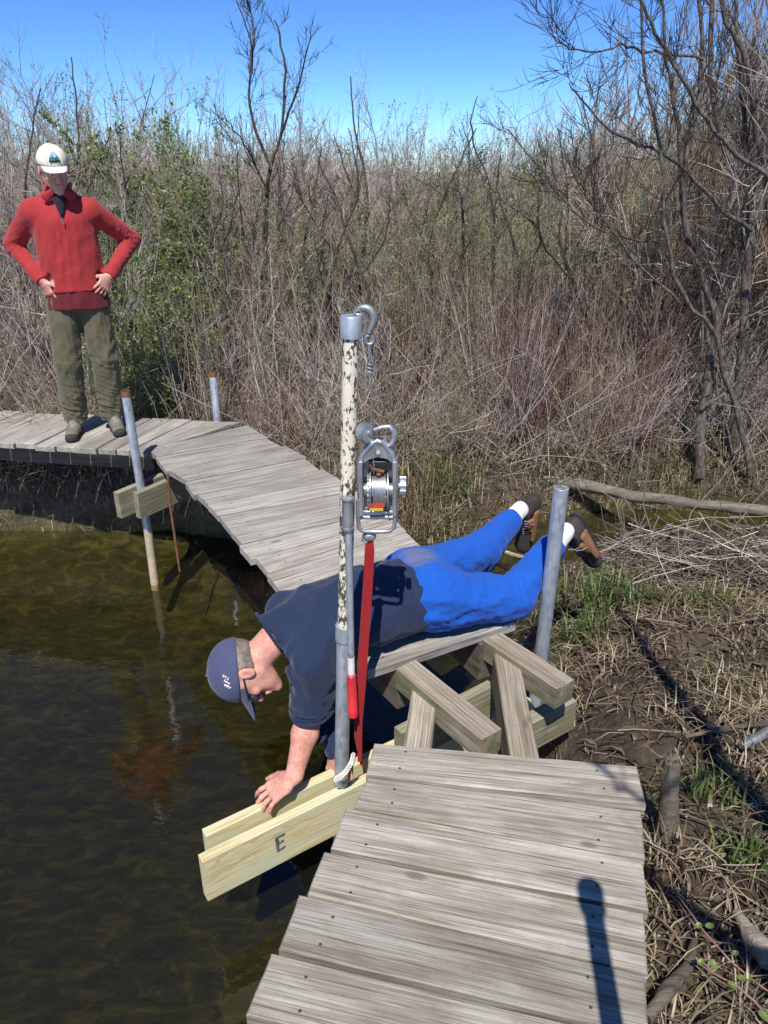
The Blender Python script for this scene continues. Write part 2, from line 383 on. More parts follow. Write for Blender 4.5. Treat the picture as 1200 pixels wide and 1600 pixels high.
def water_mat():
    t = NT('pond_water')
    v = t.coord('Object', (1, 1, 1))
    w1 = t.noise(t.coord('Object', (1.0, 2.0, 1)), 3.0, 3, .5, .5); w2 = t.noise(t.coord('Object', (1, 1.6, 1)), 16, 3, .5, .6)
    h = t.math('ADD', t.math('MULTIPLY', w1, 1.0), t.math('MULTIPLY', w2, .06))
    bp = t.n('ShaderNodeBump', ins={'Height': h, 'Strength': .22, 'Distance': .018}).outputs[0]
    fr = t.n('ShaderNodeFresnel', ins={'IOR': 1.52, 'Normal': bp}).outputs[0]
    gl = t.n('ShaderNodeBsdfGlossy', ins={'Roughness': .015, 'Normal': bp, 'Color': (1, 1, 1, 1)})
    tr = t.n('ShaderNodeBsdfTransparent', ins={'Color': (.86, .84, .66, 1)})
    mx = t.n('ShaderNodeMixShader', ins={0: fr, 1: tr.outputs[0], 2: gl.outputs[0]})
    df = t.n('ShaderNodeBsdfDiffuse', ins={'Color': (.085, .085, .060, 1)})
    m3_ = t.n('ShaderNodeMixShader', ins={0: .07, 1: tr.outputs[0], 2: df.outputs[0]}); t.l(m3_.outputs[0], mx.inputs[1])
    t.l(mx.outputs[0], t.out.inputs[0])
    va = t.n('ShaderNodeVolumeAbsorption', ins={'Color': (.55, .52, .22, 1), 'Density': 1.8})
    t.l(va.outputs[0], t.out.inputs[1])
    return t.m
M['water'] = water_mat()

# ------------------------------------------------------------------ value noise and terrain
def vnoise(x, y, f, seed=0):
    x = x*f+seed*13.7; y = y*f+seed*7.1
    xi = np.floor(x); yi = np.floor(y); xf = x-xi; yf = y-yi
    def hsh(a, b):
        s = np.sin(a*127.1+b*311.7+seed*17.3)*43758.5453; return s-np.floor(s)
    u = xf*xf*(3-2*xf); w = yf*yf*(3-2*yf)
    return (hsh(xi, yi)*(1-u)+hsh(xi+1, yi)*u)*(1-w)+(hsh(xi, yi+1)*(1-u)+hsh(xi+1, yi+1)*u)*w
def fbm(x, y, f, o=4, seed=0):
    s = 0; a = .5
    for i in range(o): s = s+a*(vnoise(x, y, f*2**i, seed+i)-.5); a *= .5
    return s
WATER_Z = -0.87
POND = [(-80, 5.6), (-12, 5.3), (-5, 5.12), (-3.2, 5.06), (-2.4, 5.02), (-1.6, 5.0), (-1.1, 4.86), (-.6, 4.7), (0, 4.78), (.6, 4.86), (1.1, 5.1), (1.5, 5.35),
        (2.2, 5.42), (3.0, 5.38), (4.5, 5.5), (9, 5.6), (9, 5.05), (4.5, 4.95), (2.9, 4.82), (2.1, 4.62), (1.5, 4.45), (1.05, 4.2), (.80, 3.7), (.68, 3.2), (.60, 2.75), (.60, 2.35), (.66, 2.05), (.55, 1.82),
        (.38, 1.5), (.2, .9), (0.05, .3), (-.2, -.6), (-.6, -3), (-1, -60), (-80, -60)]
def pond_dist(x, y):
    """positive inside the water"""
    pts = np.array(POND); d = np.full(x.shape, 1e9); ins = np.zeros(x.shape, bool)
    for i in range(len(pts)):
        a = pts[i]; b = pts[(i+1) % len(pts)]; e = b-a
        t = np.clip(((x-a[0])*e[0]+(y-a[1])*e[1])/(e@e), 0, 1)
        d = np.minimum(d, np.hypot(x-a[0]-t*e[0], y-a[1]-t*e[1]))
        c = ((a[1] > y) != (b[1] > y))
        xx = a[0]+(y-a[1])/(e[1] if abs(e[1]) > 1e-9 else 1e-9)*e[0]
        ins ^= (c & (x < xx))
    return np.where(ins, d, -d)
def height(x, y):
    x = np.asarray(x, float); y = np.asarray(y, float)
    d = pond_dist(x, y)+.10*fbm(x, y, 3.2, 3, 3)
    sm = lambda a, b, v: np.clip((v-a)/(b-a), 0, 1)**2*(3-2*np.clip((v-a)/(b-a), 0, 1))
    south = -.17-.20*sm(1.6, 2.9, y)-.20*sm(3.0, 4.4, y)
    north = -.42+.30*sm(5.2, 7.5, y)+.15*sm(10, 40, y)
    L = np.where(y > 4.95, north, south)
    L = L+.13*fbm(x, y, 1.1, 4, 1)+.09*fbm(x, y, 6, 4, 2)+.07*fbm(x, y, 15, 4, 5)
    steep = np.where(x < .1, .10, np.where(y > 4.2, .22, .13))
    land = WATER_Z+(L-WATER_Z)*(1-np.exp(-np.maximum(-d, 0)/steep))
    bed = WATER_Z-.03-.55*(1-np.exp(-np.maximum(d, 0)/.75))-.05*fbm(x, y, 4, 3, 8)
    bed = np.minimum(bed, WATER_Z-.004)
    return np.where(d > 0, bed, land)
def hz(x, y): return float(height(np.array([x]), np.array([y]))[0])
def axis_(a, b, step, far, n):
    core = np.arange(a, b, step); g = np.geomspace(step, far, n)
    return np.concatenate([(a-np.cumsum(g*0+0)[:0]), a-g[::-1], core, b+g])
gx = axis_(-3.4, 3.6, .035, 420, 34); gy = axis_(-.2, 6.6, .035, 420, 34)
GX, GY = np.meshgrid(gx, gy); GZ = height(GX, GY)
nx, ny = len(gx), len(gy)
idx = np.arange(nx*ny).reshape(ny, nx)
F = np.stack([idx[:-1, :-1], idx[:-1, 1:], idx[1:, 1:], idx[1:, :-1]], -1).reshape(-1, 4)
V = np.stack([GX, GY, GZ], -1).reshape(-1, 3)
g = mk('ground', V, F, M['ground'], smooth=True); tag(g, 'muddy marsh ground covered in dead thatch beside the boardwalk', kind='structure')
wb = MB(); x0, x1, y0, y1, zb = -90, 9, -70, 6.2, -2.2
wv = [(x0, y0, zb), (x1, y0, zb), (x1, y1, zb), (x0, y1, zb), (x0, y0, WATER_Z), (x1, y0, WATER_Z), (x1, y1, WATER_Z), (x0, y1, WATER_Z)]
w = mk('water', wv, [(3, 2, 1, 0), (4, 5, 6, 7), (0, 1, 5, 4), (1, 2, 6, 5), (2, 3, 7, 6), (3, 0, 4, 7)], M['water'])
tag(w, 'dark still pond water with brown shallows under the boardwalk', kind='structure')

# ------------------------------------------------------------------ boards
def board(name, q, thick, mat, parent, ztop=None, jit=.0016, cham=.004, seg=.09, nails=None):
    """q: four top corners farL farR nearR nearL (world). One plank, slightly uneven, chamfered"""
    q = [Vector(p) for p in q]
    c = sum(q, Vector())/4
    ax = ((q[1]+q[2])-(q[0]+q[3])).normalized(); up = (q[1]-q[0]).cross(q[3]-q[0]).normalized()
    if up.z < 0: up = -up
    ay = up.cross(ax).normalized(); R = Matrix((ax, ay, up)).transposed()
    loc = [R.transposed() @ (p-c) for p in q]
    out = []; L = max((loc[1]-loc[0]).length, (loc[2]-loc[3]).length); n = max(2, int(L/seg))
    for a, b, m in ((0, 1, n), (1, 2, 3), (2, 3, n), (3, 0, 3)):
        for i in range(m):
            p = loc[a].lerp(loc[b], i/m)
            out.append(p+Vector((rnd.uniform(-1, 1)*jit, rnd.uniform(-1, 1)*jit, 0)))
    N = len(out); cc = Vector((0, 0, 0)); v = []
    for z, ins in ((-thick, 0), (-cham, 0), (0, cham)):
        for p in out:
            d = Vector((p.x-0, p.y, 0)); sx = (abs(p.x)-ins)/max(abs(p.x), 1e-6); sy = (abs(p.y)-ins)/max(abs(p.y), 1e-6)
            v.append((p.x*(sx if ins else 1), p.y*(sy if ins else 1), z+(rnd.uniform(-.0006, .0006) if z == 0 else 0)))
    f = [tuple(range(N)), tuple(range(2*N, 3*N))]
    for r in range(2):
        for i in range(N):
            j = (i+1) % N; f.append((r*N+i, r*N+j, r*N+N+j, r*N+N+i))
    # orientation
    area = sum(out[i].x*out[(i+1) % N].y-out[(i+1) % N].x*out[i].y for i in range(N))
    f = [tuple(reversed(f[0]))]+f[1:] if area > 0 else [f[0]]+[tuple(reversed(t)) for t in f[1:]]
    me = bpy.data.meshes.new(name); me.from_pydata(v, [], f); me.update()
    o = link_mesh(name, me, mat, parent, False, loc=c)
    o.rotation_euler = R.to_euler()
    if nails:
        nb = MB()
        for fx_ in nails:
            for fy_ in (.25, .75):
                a = loc[0].lerp(loc[1], fx_); b = loc[3].lerp(loc[2], fx_); p = a.lerp(b, fy_)+Vector((rnd.uniform(-.01, .01), rnd.uniform(-.006, .006), 0))
                v = [(p.x+math.cos(k*1.0472)*.0042, p.y+math.sin(k*1.0472)*.0042, .0012) for k in range(6)]; nb.add(v, [tuple(range(6))])
        me2 = bpy.data.meshes.new('nail_heads'); me2.from_pydata(nb.v, [], nb.f); me2.materials.append(M['nail_dark'])
        n_ = bpy.data.objects.new('nail_heads', me2); COL.objects.link(n_); n_.parent = o
    return o
def beam(name, a, b, w, h, mat, parent, up=(0, 0, 1), label=None, cat=None, group=None):
    """beam with top centre line a-b, width w, height h"""
    a, b = Vector(a), Vector(b); ax = (b-a).normalized(); up = Vector(up); s = up.cross(ax).normalized()*w/2
    o = board(name, (a+s, b+s, b-s, a-s), h, mat, parent, jit=.001, cham=.005, seg=.15)
    if label: tag(o, label, cat, group)
    return o
def rod(name, a, b, r, mat, parent=None, n=14, **kw):
    o = MB().tube([a, b], r, n).build(name, mat, parent, **kw); return o

# near boardwalk
near = thing('boardwalk', 'near boardwalk section of wide weathered planks with stepped left ends', 'boardwalk', (0.25, 1.2, 0), 'boardwalk sections')
NB = [((585, 1160), (995, 1197), (1009, 1257), (572, 1209)),
      ((574, 1212), (1002, 1266), (1009, 1340), (552, 1259)),
      ((541, 1263), (1004, 1345), (1013, 1423), (516, 1326)),
      ((506, 1330), (1007, 1427), (1013, 1521), (480, 1396)),
      ((468, 1399), (1007, 1525), (1014.5, 1621), (436, 1484)),
      ((424, 1487), (1010, 1626), (1016, 1738), (385, 1584))]
quads = []
for qd in NB: quads.append([P(x, y, 0) for x, y in qd])
for k in range(6):
    a = quads[-1]; b = quads[-2]; dl = Vector((-.055, -.175, 0)); dr = Vector((.0, -.155, 0))
    quads.append([a[0]+dl, a[1]+dr, a[2]+dr, a[3]+dl])
for i, q in enumerate(quads):
    dz = [0.0, -.004, .003, 0, .004, -.001][i % 6]
    q = [p+Vector((0, 0, dz)) for p in q]
    board('plank', q, .038, M['deck'], near, nails=(.12, .86))
# stringers that run out past the first plank
for (xa, ya, xb, yb) in ((664, 1078, 652, 1165), (790, 1020, 820, 1180)):
    A = P(xa, ya, -.055); B = P(xb, yb, -.055); d = (B-A).normalized()
    beam('joist', A, B+d*1.5, .092, .14, M['crib'], near)
# middle boardwalk
mid = thing('boardwalk', 'middle boardwalk section of narrower grey planks curving away over the water', 'boardwalk', (-.4, 3.4, 0), 'boardwalk sections')
ML = [(229, 702), (245, 713), (262, 735), (292, 752), (306, 772), (324, 788), (341, 806), (358, 828), (377, 850), (396, 872), (416, 896), (440, 926), (470, 952), (503, 981), (538, 1012), (577, 1049)]
MR = [(386, 664), (418, 684), (443, 697), (478, 715), (502, 733), (530, 749), (556, 767), (576, 784), (595, 798), (612, 811), (633, 830), (658, 853), (696, 884), (733, 914), (770, 942), (809, 973)]
for i in range(len(ML)-1):
    a, b, c, d = P(*ML[i]), P(*MR[i]), P(*MR[i+1]), P(*ML[i+1])
    g_ = .0055
    e = (d-a).normalized()*g_; e2 = (c-b).normalized()*g_
    dz = Vector((0, 0, rnd.uniform(-.003, .003)))
    o_ = (b-a).normalized()*rnd.uniform(-.012, .012)
    board('plank', (a+e+dz+o_, b+e2+dz+o_, c-e2+dz+o_, d-e+dz+o_), .038, M['deck_far'], mid, nails=(.14, .85))
for ins in (.24, .80):
    path = [P(*ML[i]).lerp(P(*MR[i]), ins) for i in (0, 4, 8, 12, 15)]
    for a, b in zip(path[:-1], path[1:]):
        a = Vector((a.x, a.y, -.042)); b = Vector((b.x, b.y, -.042)); beam('joist', a, b, .09, .17, M['joist'], mid)
# left boardwalk
left = thing('boardwalk', 'left boardwalk section with cross planks under the standing man', 'boardwalk', (-2.6, 4.8, 0), 'boardwalk sections')
F0, F1 = P(227, 706), P(0, 691); fd = (F1-F0).normalized()
B0, B1 = P(300, 655), P(0, 641); bd = (B1-B0).normalized()
fr, bk = [F0], [P(376, 660)]
fan_f = [.05, .06, .09, .13]; fan_b = [.20, .16, .15, .15]
for a, b in zip(fan_f, fan_b): fr.append(fr[-1]+fd*a); bk.append(bk[-1]+(B1-bk[-1]).normalized()*b)
for k in range(17): fr.append(fr[-1]+fd*.146); bk.append(bk[-1]+bd*.146)
for i in range(len(fr)-1):
    a, b, c, d = bk[i+1], fr[i+1], fr[i], bk[i]
    e = (fr[i+1]-fr[i]).normalized()*.005
    o_ = (b-a).normalized()*rnd.uniform(-.012, .012); dz = Vector((0, 0, rnd.uniform(-.003, .003)-.0))
    board('plank', (a-e+o_+dz, b-e+o_+dz, c+e+o_+dz, d+e+o_+dz), .036, M['deck_far'], left)
for s in (.24, .85):
    a = fr[0].lerp(bk[3], s); b = fr[-1].lerp(bk[-1], s); a.z = b.z = -.040
    beam('joist', a, b, .045, .14, M['joist'], left)
# ledger boards at the left post (part of the middle boardwalk)
pc = PY(222, 800, 4.22)
zt = 0; lz = -.17
la = P(197, 789, lz); lb = P(300, 745, lz); dirl = (lb-la).normalized(); nn = Vector((-dirl.y, dirl.x, 0))
lbase = Vector((pc.x, pc.y, lz)); 
def upright(name, a, b, th, h, mat, parent, **kw):
    """board on edge: top line a-b, thickness th, height h; local X along it"""
    a, b = Vector(a), Vector(b); ax = (b-a).normalized(); s = Vector((-ax.y, ax.x, 0)).normalized()*th/2
    return board(name, (a+s, b+s, b-s, a-s), h, mat, parent, jit=.0005, cham=.003, seg=.3)
for s in (-1, 1):
    a = lbase-dirl*(.10+.03*s)+nn*.052*s; b = lbase+dirl*.50+nn*.052*s
    lo = upright('ledger_board', a, b, .045, .17, M['ledger'], mid)
    if s == -1:
        for k in (.10, .17):
            p = a+dirl*(k+.03)-nn*.026; p.z = lz-.075-(k-.1)*.3
            MB().ball(p, .012, 8, 5).build('bolt', M['dark_steel'], lo)

# ------------------------------------------------------------------ pipe posts
def pipe_post(name, base, top, r, label, cap=None, mat='galv_blue', lower=None):
    t = thing(name, label, 'post', base, 'steel pipe posts')
    base, top = Vector(base), Vector(top); ax = (top-base).normalized()
    n = 18
    mb = MB(); rr = r*.82
    a = (lower if lower is not None else base)
    mb.tube([a, top-ax*.001, top, top-ax*.0, top-ax*.10], [r, r, r*.97, rr, rr], n, cap=False)
    mb.build('pipe', M[mat], t)
    if lower is not None: MB().tube([base, lower], [r*1.02, r*1.02], n).build('muddy_pipe_end', M['muddy_post'], t)
    if cap:
        MB().tube([top-ax*.028, top+ax*.004, top+ax*.004, top-ax*.05], [r*1.06, r*1.06, r*.8, r*.8], n, cap=False).build('rusty_rim', M['rust'], t)
    return t
bp_ = PY(243, 920, 4.24); tp_ = PY(196, 612, 4.22)
lo_ = PY(231, 828, 4.23)
pipe_post('pipe_post', bp_, tp_, .026, 'galvanised pipe post with rusty rim standing in water in front of standing man', cap=True, lower=lo_)
b2 = PY(338, 668, 5.15); b2.z = -.5; t2 = PY(332, 582, 5.15); b2.x = t2.x+.0
pipe_post('pipe_post', (PY(340, 665, 5.15).x-.0, 5.15, -.6), t2, .026, 'short galvanised pipe post behind the boardwalk bend, in front of green shrub', cap=True)
b3 = P(844, 1030, -.22); t3 = PY(877, 762, b3.y)
pipe_post('pipe_post', (b3.x-.002, b3.y, -.6), t3, .0285, 'thick plain galvanised pipe post beside the brown boot', mat='galv_blue')
rr_ = MB().tube([PY(262, 740, 4.0), PY(266, 790, 4.0), PY(281, 893, 4.0)], [.008, .008, .007], 8).build('rusty_rod', M['rust']); tag(rr_, 'thin rusty rod hanging from the boardwalk edge into the water', 'rod')

# tall pole beside the photographer, seen only by its shadow on the planks
tp = thing('pipe_pole', 'pole standing outside the photo that throws the capped shadow on near planks', 'pole', (.44, .49, -.2))
tipz = 1.5
bx_ = P(921, 1388, 0)+Vector((TO_SUN.x/TO_SUN.z*tipz, TO_SUN.y/TO_SUN.z*tipz, 0))
tp.location = (bx_.x, bx_.y, -.6)
MB().tube([(bx_.x-.005, bx_.y, -.6), (bx_.x, bx_.y, tipz-.03)], .024, 16).build('pipe', M['galv'], tp)
MB().tube([(bx_.x, bx_.y, tipz-.09), (bx_.x, bx_.y, tipz)], .032, 16).build('pipe_cap', M['galv'], tp)

# ------------------------------------------------------------------ new boards with pipe between them
eA = P(316, 1347, -.42); eB = P(560, 1227, -.42); ed = (eB-eA); ed.z = 0; ed.normalize(); en = Vector((-ed.y, ed.x, 0))
n1a = eA+en*.019; n1b = n1a+ed*1.46
near_b = upright('new_board', n1a, n1b, .038, .186, M['new'], None)
tag(near_b, 'new pale green treated board marked with a black letter E', 'board', 'pair of new treated boards')
f1a = P(322, 1307, -.42)+en*.019; f1a = n1a+ed*((f1a-n1a).dot(ed))+en*.092
far_b = upright('new_board', f1a, f1a+ed*1.40, .038, .186, M['new'], None)
tag(far_b, 'new treated board farther from camera, on which the man rests his hand', 'board', 'pair of new treated boards')
# letter E, brushed on the face
Ec = P(443, 1325, -.52); kE = (Ec-n1a).dot(ed); zE = -.42-.088
def face_pt(u, w): return n1a+ed*(kE+u)-en*.0202+Vector((0, 0, zE+.42+w))
em = MB()
def stroke(u0, w0, u1, w1, r):
    n = 7; v = []
    for i in range(n+1):
        t = i/n; u = u0+(u1-u0)*t; w_ = w0+(w1-w0)*t; du, dw = -(w1-w0), (u1-u0); L = math.hypot(du, dw); du, dw = du/L, dw/L
        a = r*rnd.uniform(.7, 1.1); b = r*rnd.uniform(.7, 1.1)
        v += [face_pt(u+du*a, w_+dw*a), face_pt(u-du*b, w_-dw*b)]
    em.add(v, [(2*i, 2*i+1, 2*i+3, 2*i+2) for i in range(n)])
stroke(-.016, .034, -.014, -.036, .007); stroke(-.016, .031, .016, .033, .005); stroke(-.014, .001, .010, .004, .005); stroke(-.014, -.032, .014, -.027, .0065)
stroke(-.007, .03, .012, .028, .003)
lm = em.build('letter_mark', M['black_mark'], near_b, smooth=False)
lm.parent = near_b; lm.matrix_parent_inverse = Matrix.LocRotScale(near_b.location, near_b.rotation_euler, None).inverted(); 
lm.location = Vector([sum(p[i] for p in em.v)/len(em.v) for i in range(3)])

# ------------------------------------------------------------------ crib timbers
GC = 'loose crib timbers under the gap'
beam('timber', P(634, 1036, -.02), P(768, 1146, -.02), .092, .092, M['crib'], None, label='mossy square timber crossing the gap between the two planked sections', cat='timber', group=GC)
beam('timber', P(768, 992, -.03), P(884, 1068, -.03), .092, .092, M['crib'], None, label='square timber beside the thick pipe post, end facing right', cat='timber', group=GC)
oa, ob = P(600, 1150, -.22), P(900, 1085, -.22)
d_ = (ob-oa).normalized(); side = Vector((-d_.y, d_.x, 0))
upright('timber', P(622, 1140, -.24), P(768, 1066, -.24), .045, .16, M['ledger'], None)
tag(bpy.context.scene.objects[-1] if False else COL.objects[-1], 'old grey board on edge low behind the mossy crossing timber', 'timber', GC)
upright('timber', P(770, 1150, -.24), P(893, 1088, -.24), .06, .14, M['ledger'], None)
tag(COL.objects[-1], 'old grey board on edge running into the bank at right', 'timber', GC)

# ------------------------------------------------------------------ lifting pole
PB = Vector((-.157, 2.03, -.75)); PTop = PY(549, 493, 2.0); PW = PY(533, 1232, 2.035)
axp = (PTop-PW).normalized()
def pole_at(z): t = (z-PW.z)/(PTop.z-PW.z); return PW.lerp(PTop, t)
pole = thing('lifting_pole', 'upright steel pole with flaking cream paint standing between the new boards', 'pole', pole_at(-.9))
zc = PY(533, 985, 2.03).z
MB().tube([pole_at(-.95), pole_at(zc-.005)], .0255, 22).build('lower_pipe', M['galv_blue'], pole)
MB().tube([pole_at(zc-.03), pole_at(zc-.028), pole_at(zc+.028), pole_at(zc+.03)], [.026, .030, .030, .026], 22).build('coupling', M['galv'], pole)
MB().tube([pole_at(zc+.03), pole_at(PTop.z-.055)], [.0225, .0225], 24).build('painted_pipe', M['chipped'], pole)
MB().tube([pole_at(PTop.z-.06), pole_at(PTop.z-.058), pole_at(PTop.z-.002), pole_at(PTop.z), pole_at(PTop.z), pole_at(PTop.z-.03)], [.0225, .0285, .0285, .027, .021, .021], 24, cap=False).build('pipe_cap', M['galv'], pole)
# nuts on cap
# winch (hand cable puller)
YW = 2.0
def W_(x, y, dy=0.0): return PY(x, y, YW+dy)
win = thing('cable_puller', 'hand winch cable puller hanging by its hook from the pole top', 'winch', W_(590, 760))
hk = [W_(553, 491), W_(556, 484), W_(563, 481.5), W_(571, 481), W_(578, 484), W_(583, 490), W_(585, 498), W_(583, 507), W_(579, 514), W_(577, 521)]
MB().tube(hk, [.004, .006, .009, .0115, .0125, .0125, .0115, .010, .008, .007], 12).build('top_hook', M['dark_steel'], win)
MB().tube([W_(557, 491), W_(570, 492), W_(573, 500), W_(569, 520)], .0028, 6).build('hook_latch', M['dark_steel'], win)
def ring(c, r, rt, nrm, n=18, el=1.0, ang=0.0):
    c = Vector(c); nrm = Vector(nrm).normalized(); a = Vector((0, 0, 1)); u = (a-nrm*a.dot(nrm)).normalized(); v = nrm.cross(u)
    return [c+(u*math.cos(t)*el+v*math.sin(t))*r for t in [2*math.pi*i/n+ang for i in range(n)]]
mb = MB(); mb.tube(ring(W_(577, 531), .0115, .005, (0.1, -1, .1)), .0045, 8, closed=True); mb.tube([W_(577, 538), W_(577.5, 552), W_(579, 566)], [.006, .0045, .004], 8); mb.build('cable_eye', M['dark_steel'], win)
mb = MB()
for k in range(3):
    mb.tube(ring(W_(578.5, 568+k*6), .0085, .003, (.3, -.2, 1)), .0028, 6, closed=True)
mb.build('cable_clamp', M['dark_steel'], win)
MB().tube([W_(579, 566), W_(580, 620), W_(581, 680), W_(585, 742)], .0022, 6).build('steel_cable', M['wire'], win)
# pulley
pc_ = W_(571, 676); mb = MB()
ax = Vector((.75, -.6, .15)).normalized()
mb.tube([pc_-ax*.014, pc_-ax*.012, pc_-ax*.007, pc_-ax*.002, pc_+ax*.002, pc_+ax*.007, pc_+ax*.012, pc_+ax*.014], [.018, .029, .029, .021, .021, .029, .029, .018], 22)
mb.tube([pc_-ax*.02, pc_+ax*.02], .008, 10)
mb.build('pulley', M['cast'], win)
# side hook ring
mb = MB(); mb.tube([W_(584, 672), W_(596, 668), W_(608, 667), W_(615, 673), W_(617, 683), W_(613, 693), W_(606, 697), W_(601, 691), W_(602, 680)], [.006, .008, .0095, .010, .010, .0095, .0085, .007, .004], 10); mb.build('anchor_hook', M['cast'], win)
# frame: two cheeks with pointed top
def plate_loop(pts, th, w, name, mat, parent):
    mb = MB(); mb.tube(pts, w, 10, closed=True); return mb.build(name, mat, parent)
fr_ = [W_(590, 689), W_(600, 693), W_(612, 709), W_(617, 722), W_(618, 760), W_(617, 800), W_(562, 800), W_(563, 760), W_(563, 722), W_(567, 710), W_(580, 694)]
mbf = MB()
mbf.tube(fr_, .0095, 10, closed=True)
for dy in (.03,):
    mbf.tube([p+Vector((0, dy, 0)) for p in fr_], .0055, 8, closed=True)
# head plate
hp = [W_(567, 712), W_(580, 695), W_(590, 690), W_(600, 694), W_(614, 712), W_(614, 722), W_(604, 716), W_(590, 713), W_(576, 717), W_(566, 724)]
v = [p+Vector((0, -.006, 0)) for p in hp]+[p+Vector((0, .034, 0)) for p in hp]; n = len(hp)
f = [tuple(reversed(range(n))), tuple(range(n, 2*n))]+[(i, (i+1) % n, n+(i+1) % n, n+i) for i in range(n)]
mbf.add(v, f)
mbf.box((W_(590, 712)+W_(590, 812))/2+Vector((0, .058, 0)), (.086, .005, abs(W_(590, 712).z-W_(590, 812).z)))
# cheeks left/right
for xx in (564, 616):
    a = W_(xx, 718); b = W_(xx, 802); c = (a+b)/2+Vector((0, .014, 0)); mbf.box(c, (.010, .070, abs(a.z-b.z)))
mbf.build('winch_frame', M['cast'], win)
MB().tube([W_(591, 707, -.012), W_(591, 707, .04)], .0055, 10).build('frame_bolt', M['dark_steel'], win)
# black top block inside frame
mb = MB(); c = W_(592, 729); mb.box(c+Vector((0, .012, 0)), (.058, .022, .030)); mb.build('pawl_block', M['black_plastic'], win)
mb = MB(); mb.tube([W_(582, 733, -.008), W_(600, 737, -.008)], .0055, 8); mb.ball(W_(592, 741, -.006), .008); mb.tube([W_(578, 726, -.005), W_(583, 738, -.008)], .003, 6); mb.build('pawl', M['rust'], win)
# drum + cable turns
dc = W_(592, 768); mb = MB(); mb.tube([dc+Vector((-.044, .014, 0)), dc+Vector((.044, .014, 0))], .020, 18)
mb.build('drum', M['cast'], win)
mb = MB(); hel = []
nt = 9
for i in range(nt*20+1):
    t = i/(nt*20); a = 2*math.pi*nt*t; hel.append(dc+Vector((-.019+.040*t, .014-math.cos(a)*.050, math.sin(a)*.050)))
mb.tube(hel, .0027, 6); mb.tube([p+Vector((.002, 0, 0)) for p in [dc+Vector((-.019, .014, 0)), dc+Vector((.019, .014, 0))]], .049, 22); mb.build('cable_turns', M['wire'], win)
mb = MB()
for xo, rr2 in ((-.025, .062), (.026, .060)):
    mb.tube([dc+Vector((xo-.0018, .014, 0)), dc+Vector((xo+.0018, .014, 0))], rr2, 28)
mb.build('drum_flange', M['cast'], win)
mb = MB(); mb.tube([dc+Vector((-.034, .014, 0)), dc+Vector((-.029, .014, 0))], .042, 28)
for k in range(18):
    a = 2*math.pi*k/18; Mx = Matrix.Rotation(a, 3, 'X'); mb.box(dc+Vector((-.0315, .014, 0))+Mx @ Vector((0, .045, 0)), (.006, .007, .007), Mx)
mb.build('ratchet_wheel', M['cast'], win)
kb = W_(627, 761); mb = MB(); mb.tube([kb+Vector((-.02, .012, 0)), kb+Vector((-.004, .012, 0))], .010, 12); mb.tube([kb+Vector((-.004, .012, 0)), kb+Vector((-.002, .012, 0)), kb+Vector((.012, .012, 0)), kb+Vector((.014, .012, 0))], [.018, .022, .022, .017], 16)
for k in range(7):
    a = 2*math.pi*k/7; Mx = Matrix.Rotation(a, 3, 'X'); mb.box(kb+Vector((.005, .012, 0))+Mx @ Vector((0, .023, 0)), (.018, .007, .008), Mx)
mb.build('release_knob', M['galv'], win)
mb = MB(); c = W_(588, 790, -.034); mb.box(c, (.046, .003, .012)); mb.build('red_warning_label', M['label_red'], win); tag(COL.objects[-1], 'red warning label')
mb = MB(); c = W_(588, 796, -.034); mb.box(c, (.040, .003, .009)); mb.build('yellow_label', M['label_yellow'], win)
mb = MB(); mb.tube([W_(563, 808), W_(620, 808)], .007, 12); mb.build('cross_bar', M['cast'], win)
# lower bail
bl = [W_(559, 782, -.01), W_(560, 818, -.01), W_(561, 825, -.01), W_(567, 830, -.01), W_(590, 831, -.01), W_(609, 830, -.01), W_(616, 824, -.01), W_(617, 815, -.01), W_(617, 782, -.01)]
MB().tube(bl, .0065, 10).build('handle_bail', M['cast'], win)
mb = MB(); mb.tube([W_(577, 832), W_(579, 838), W_(572, 846), W_(566, 842)], .007, 8); mb.ball(W_(577, 838), (.022, .014, .016)); mb.build('lower_hook', M['dark_steel'], win)
# handle
hy = -.034
sl = [W_(543, 778, hy), W_(543, 780, hy), W_(543.5, 823, hy), W_(543.5, 826, hy)]
MB().tube([sl[0], sl[1], sl[1], sl[2], sl[2], sl[3]], [.020, .020, .0165, .0165, .0195, .0195], 16).build('handle_socket', M['cast'], win)
MB().tube([W_(543.5, 778, hy), W_(549, 1056, hy)], .0112, 14).build('handle_tube', M['galv'], win)
MB().tube([W_(548.4, 1026, hy), W_(549, 1052, hy)], .0116, 14).build('handle_sticker', M['sticker'], win)
MB().tube([W_(549, 1054, hy), W_(549, 1055, hy), W_(551.5, 1106, hy), W_(551.5, 1106.5, hy), W_(552, 1118, hy), W_(552, 1119, hy)], [.013, .0155, .0155, .0165, .0165, .012], 16).build('handle_grip', M['grip_red'], win)
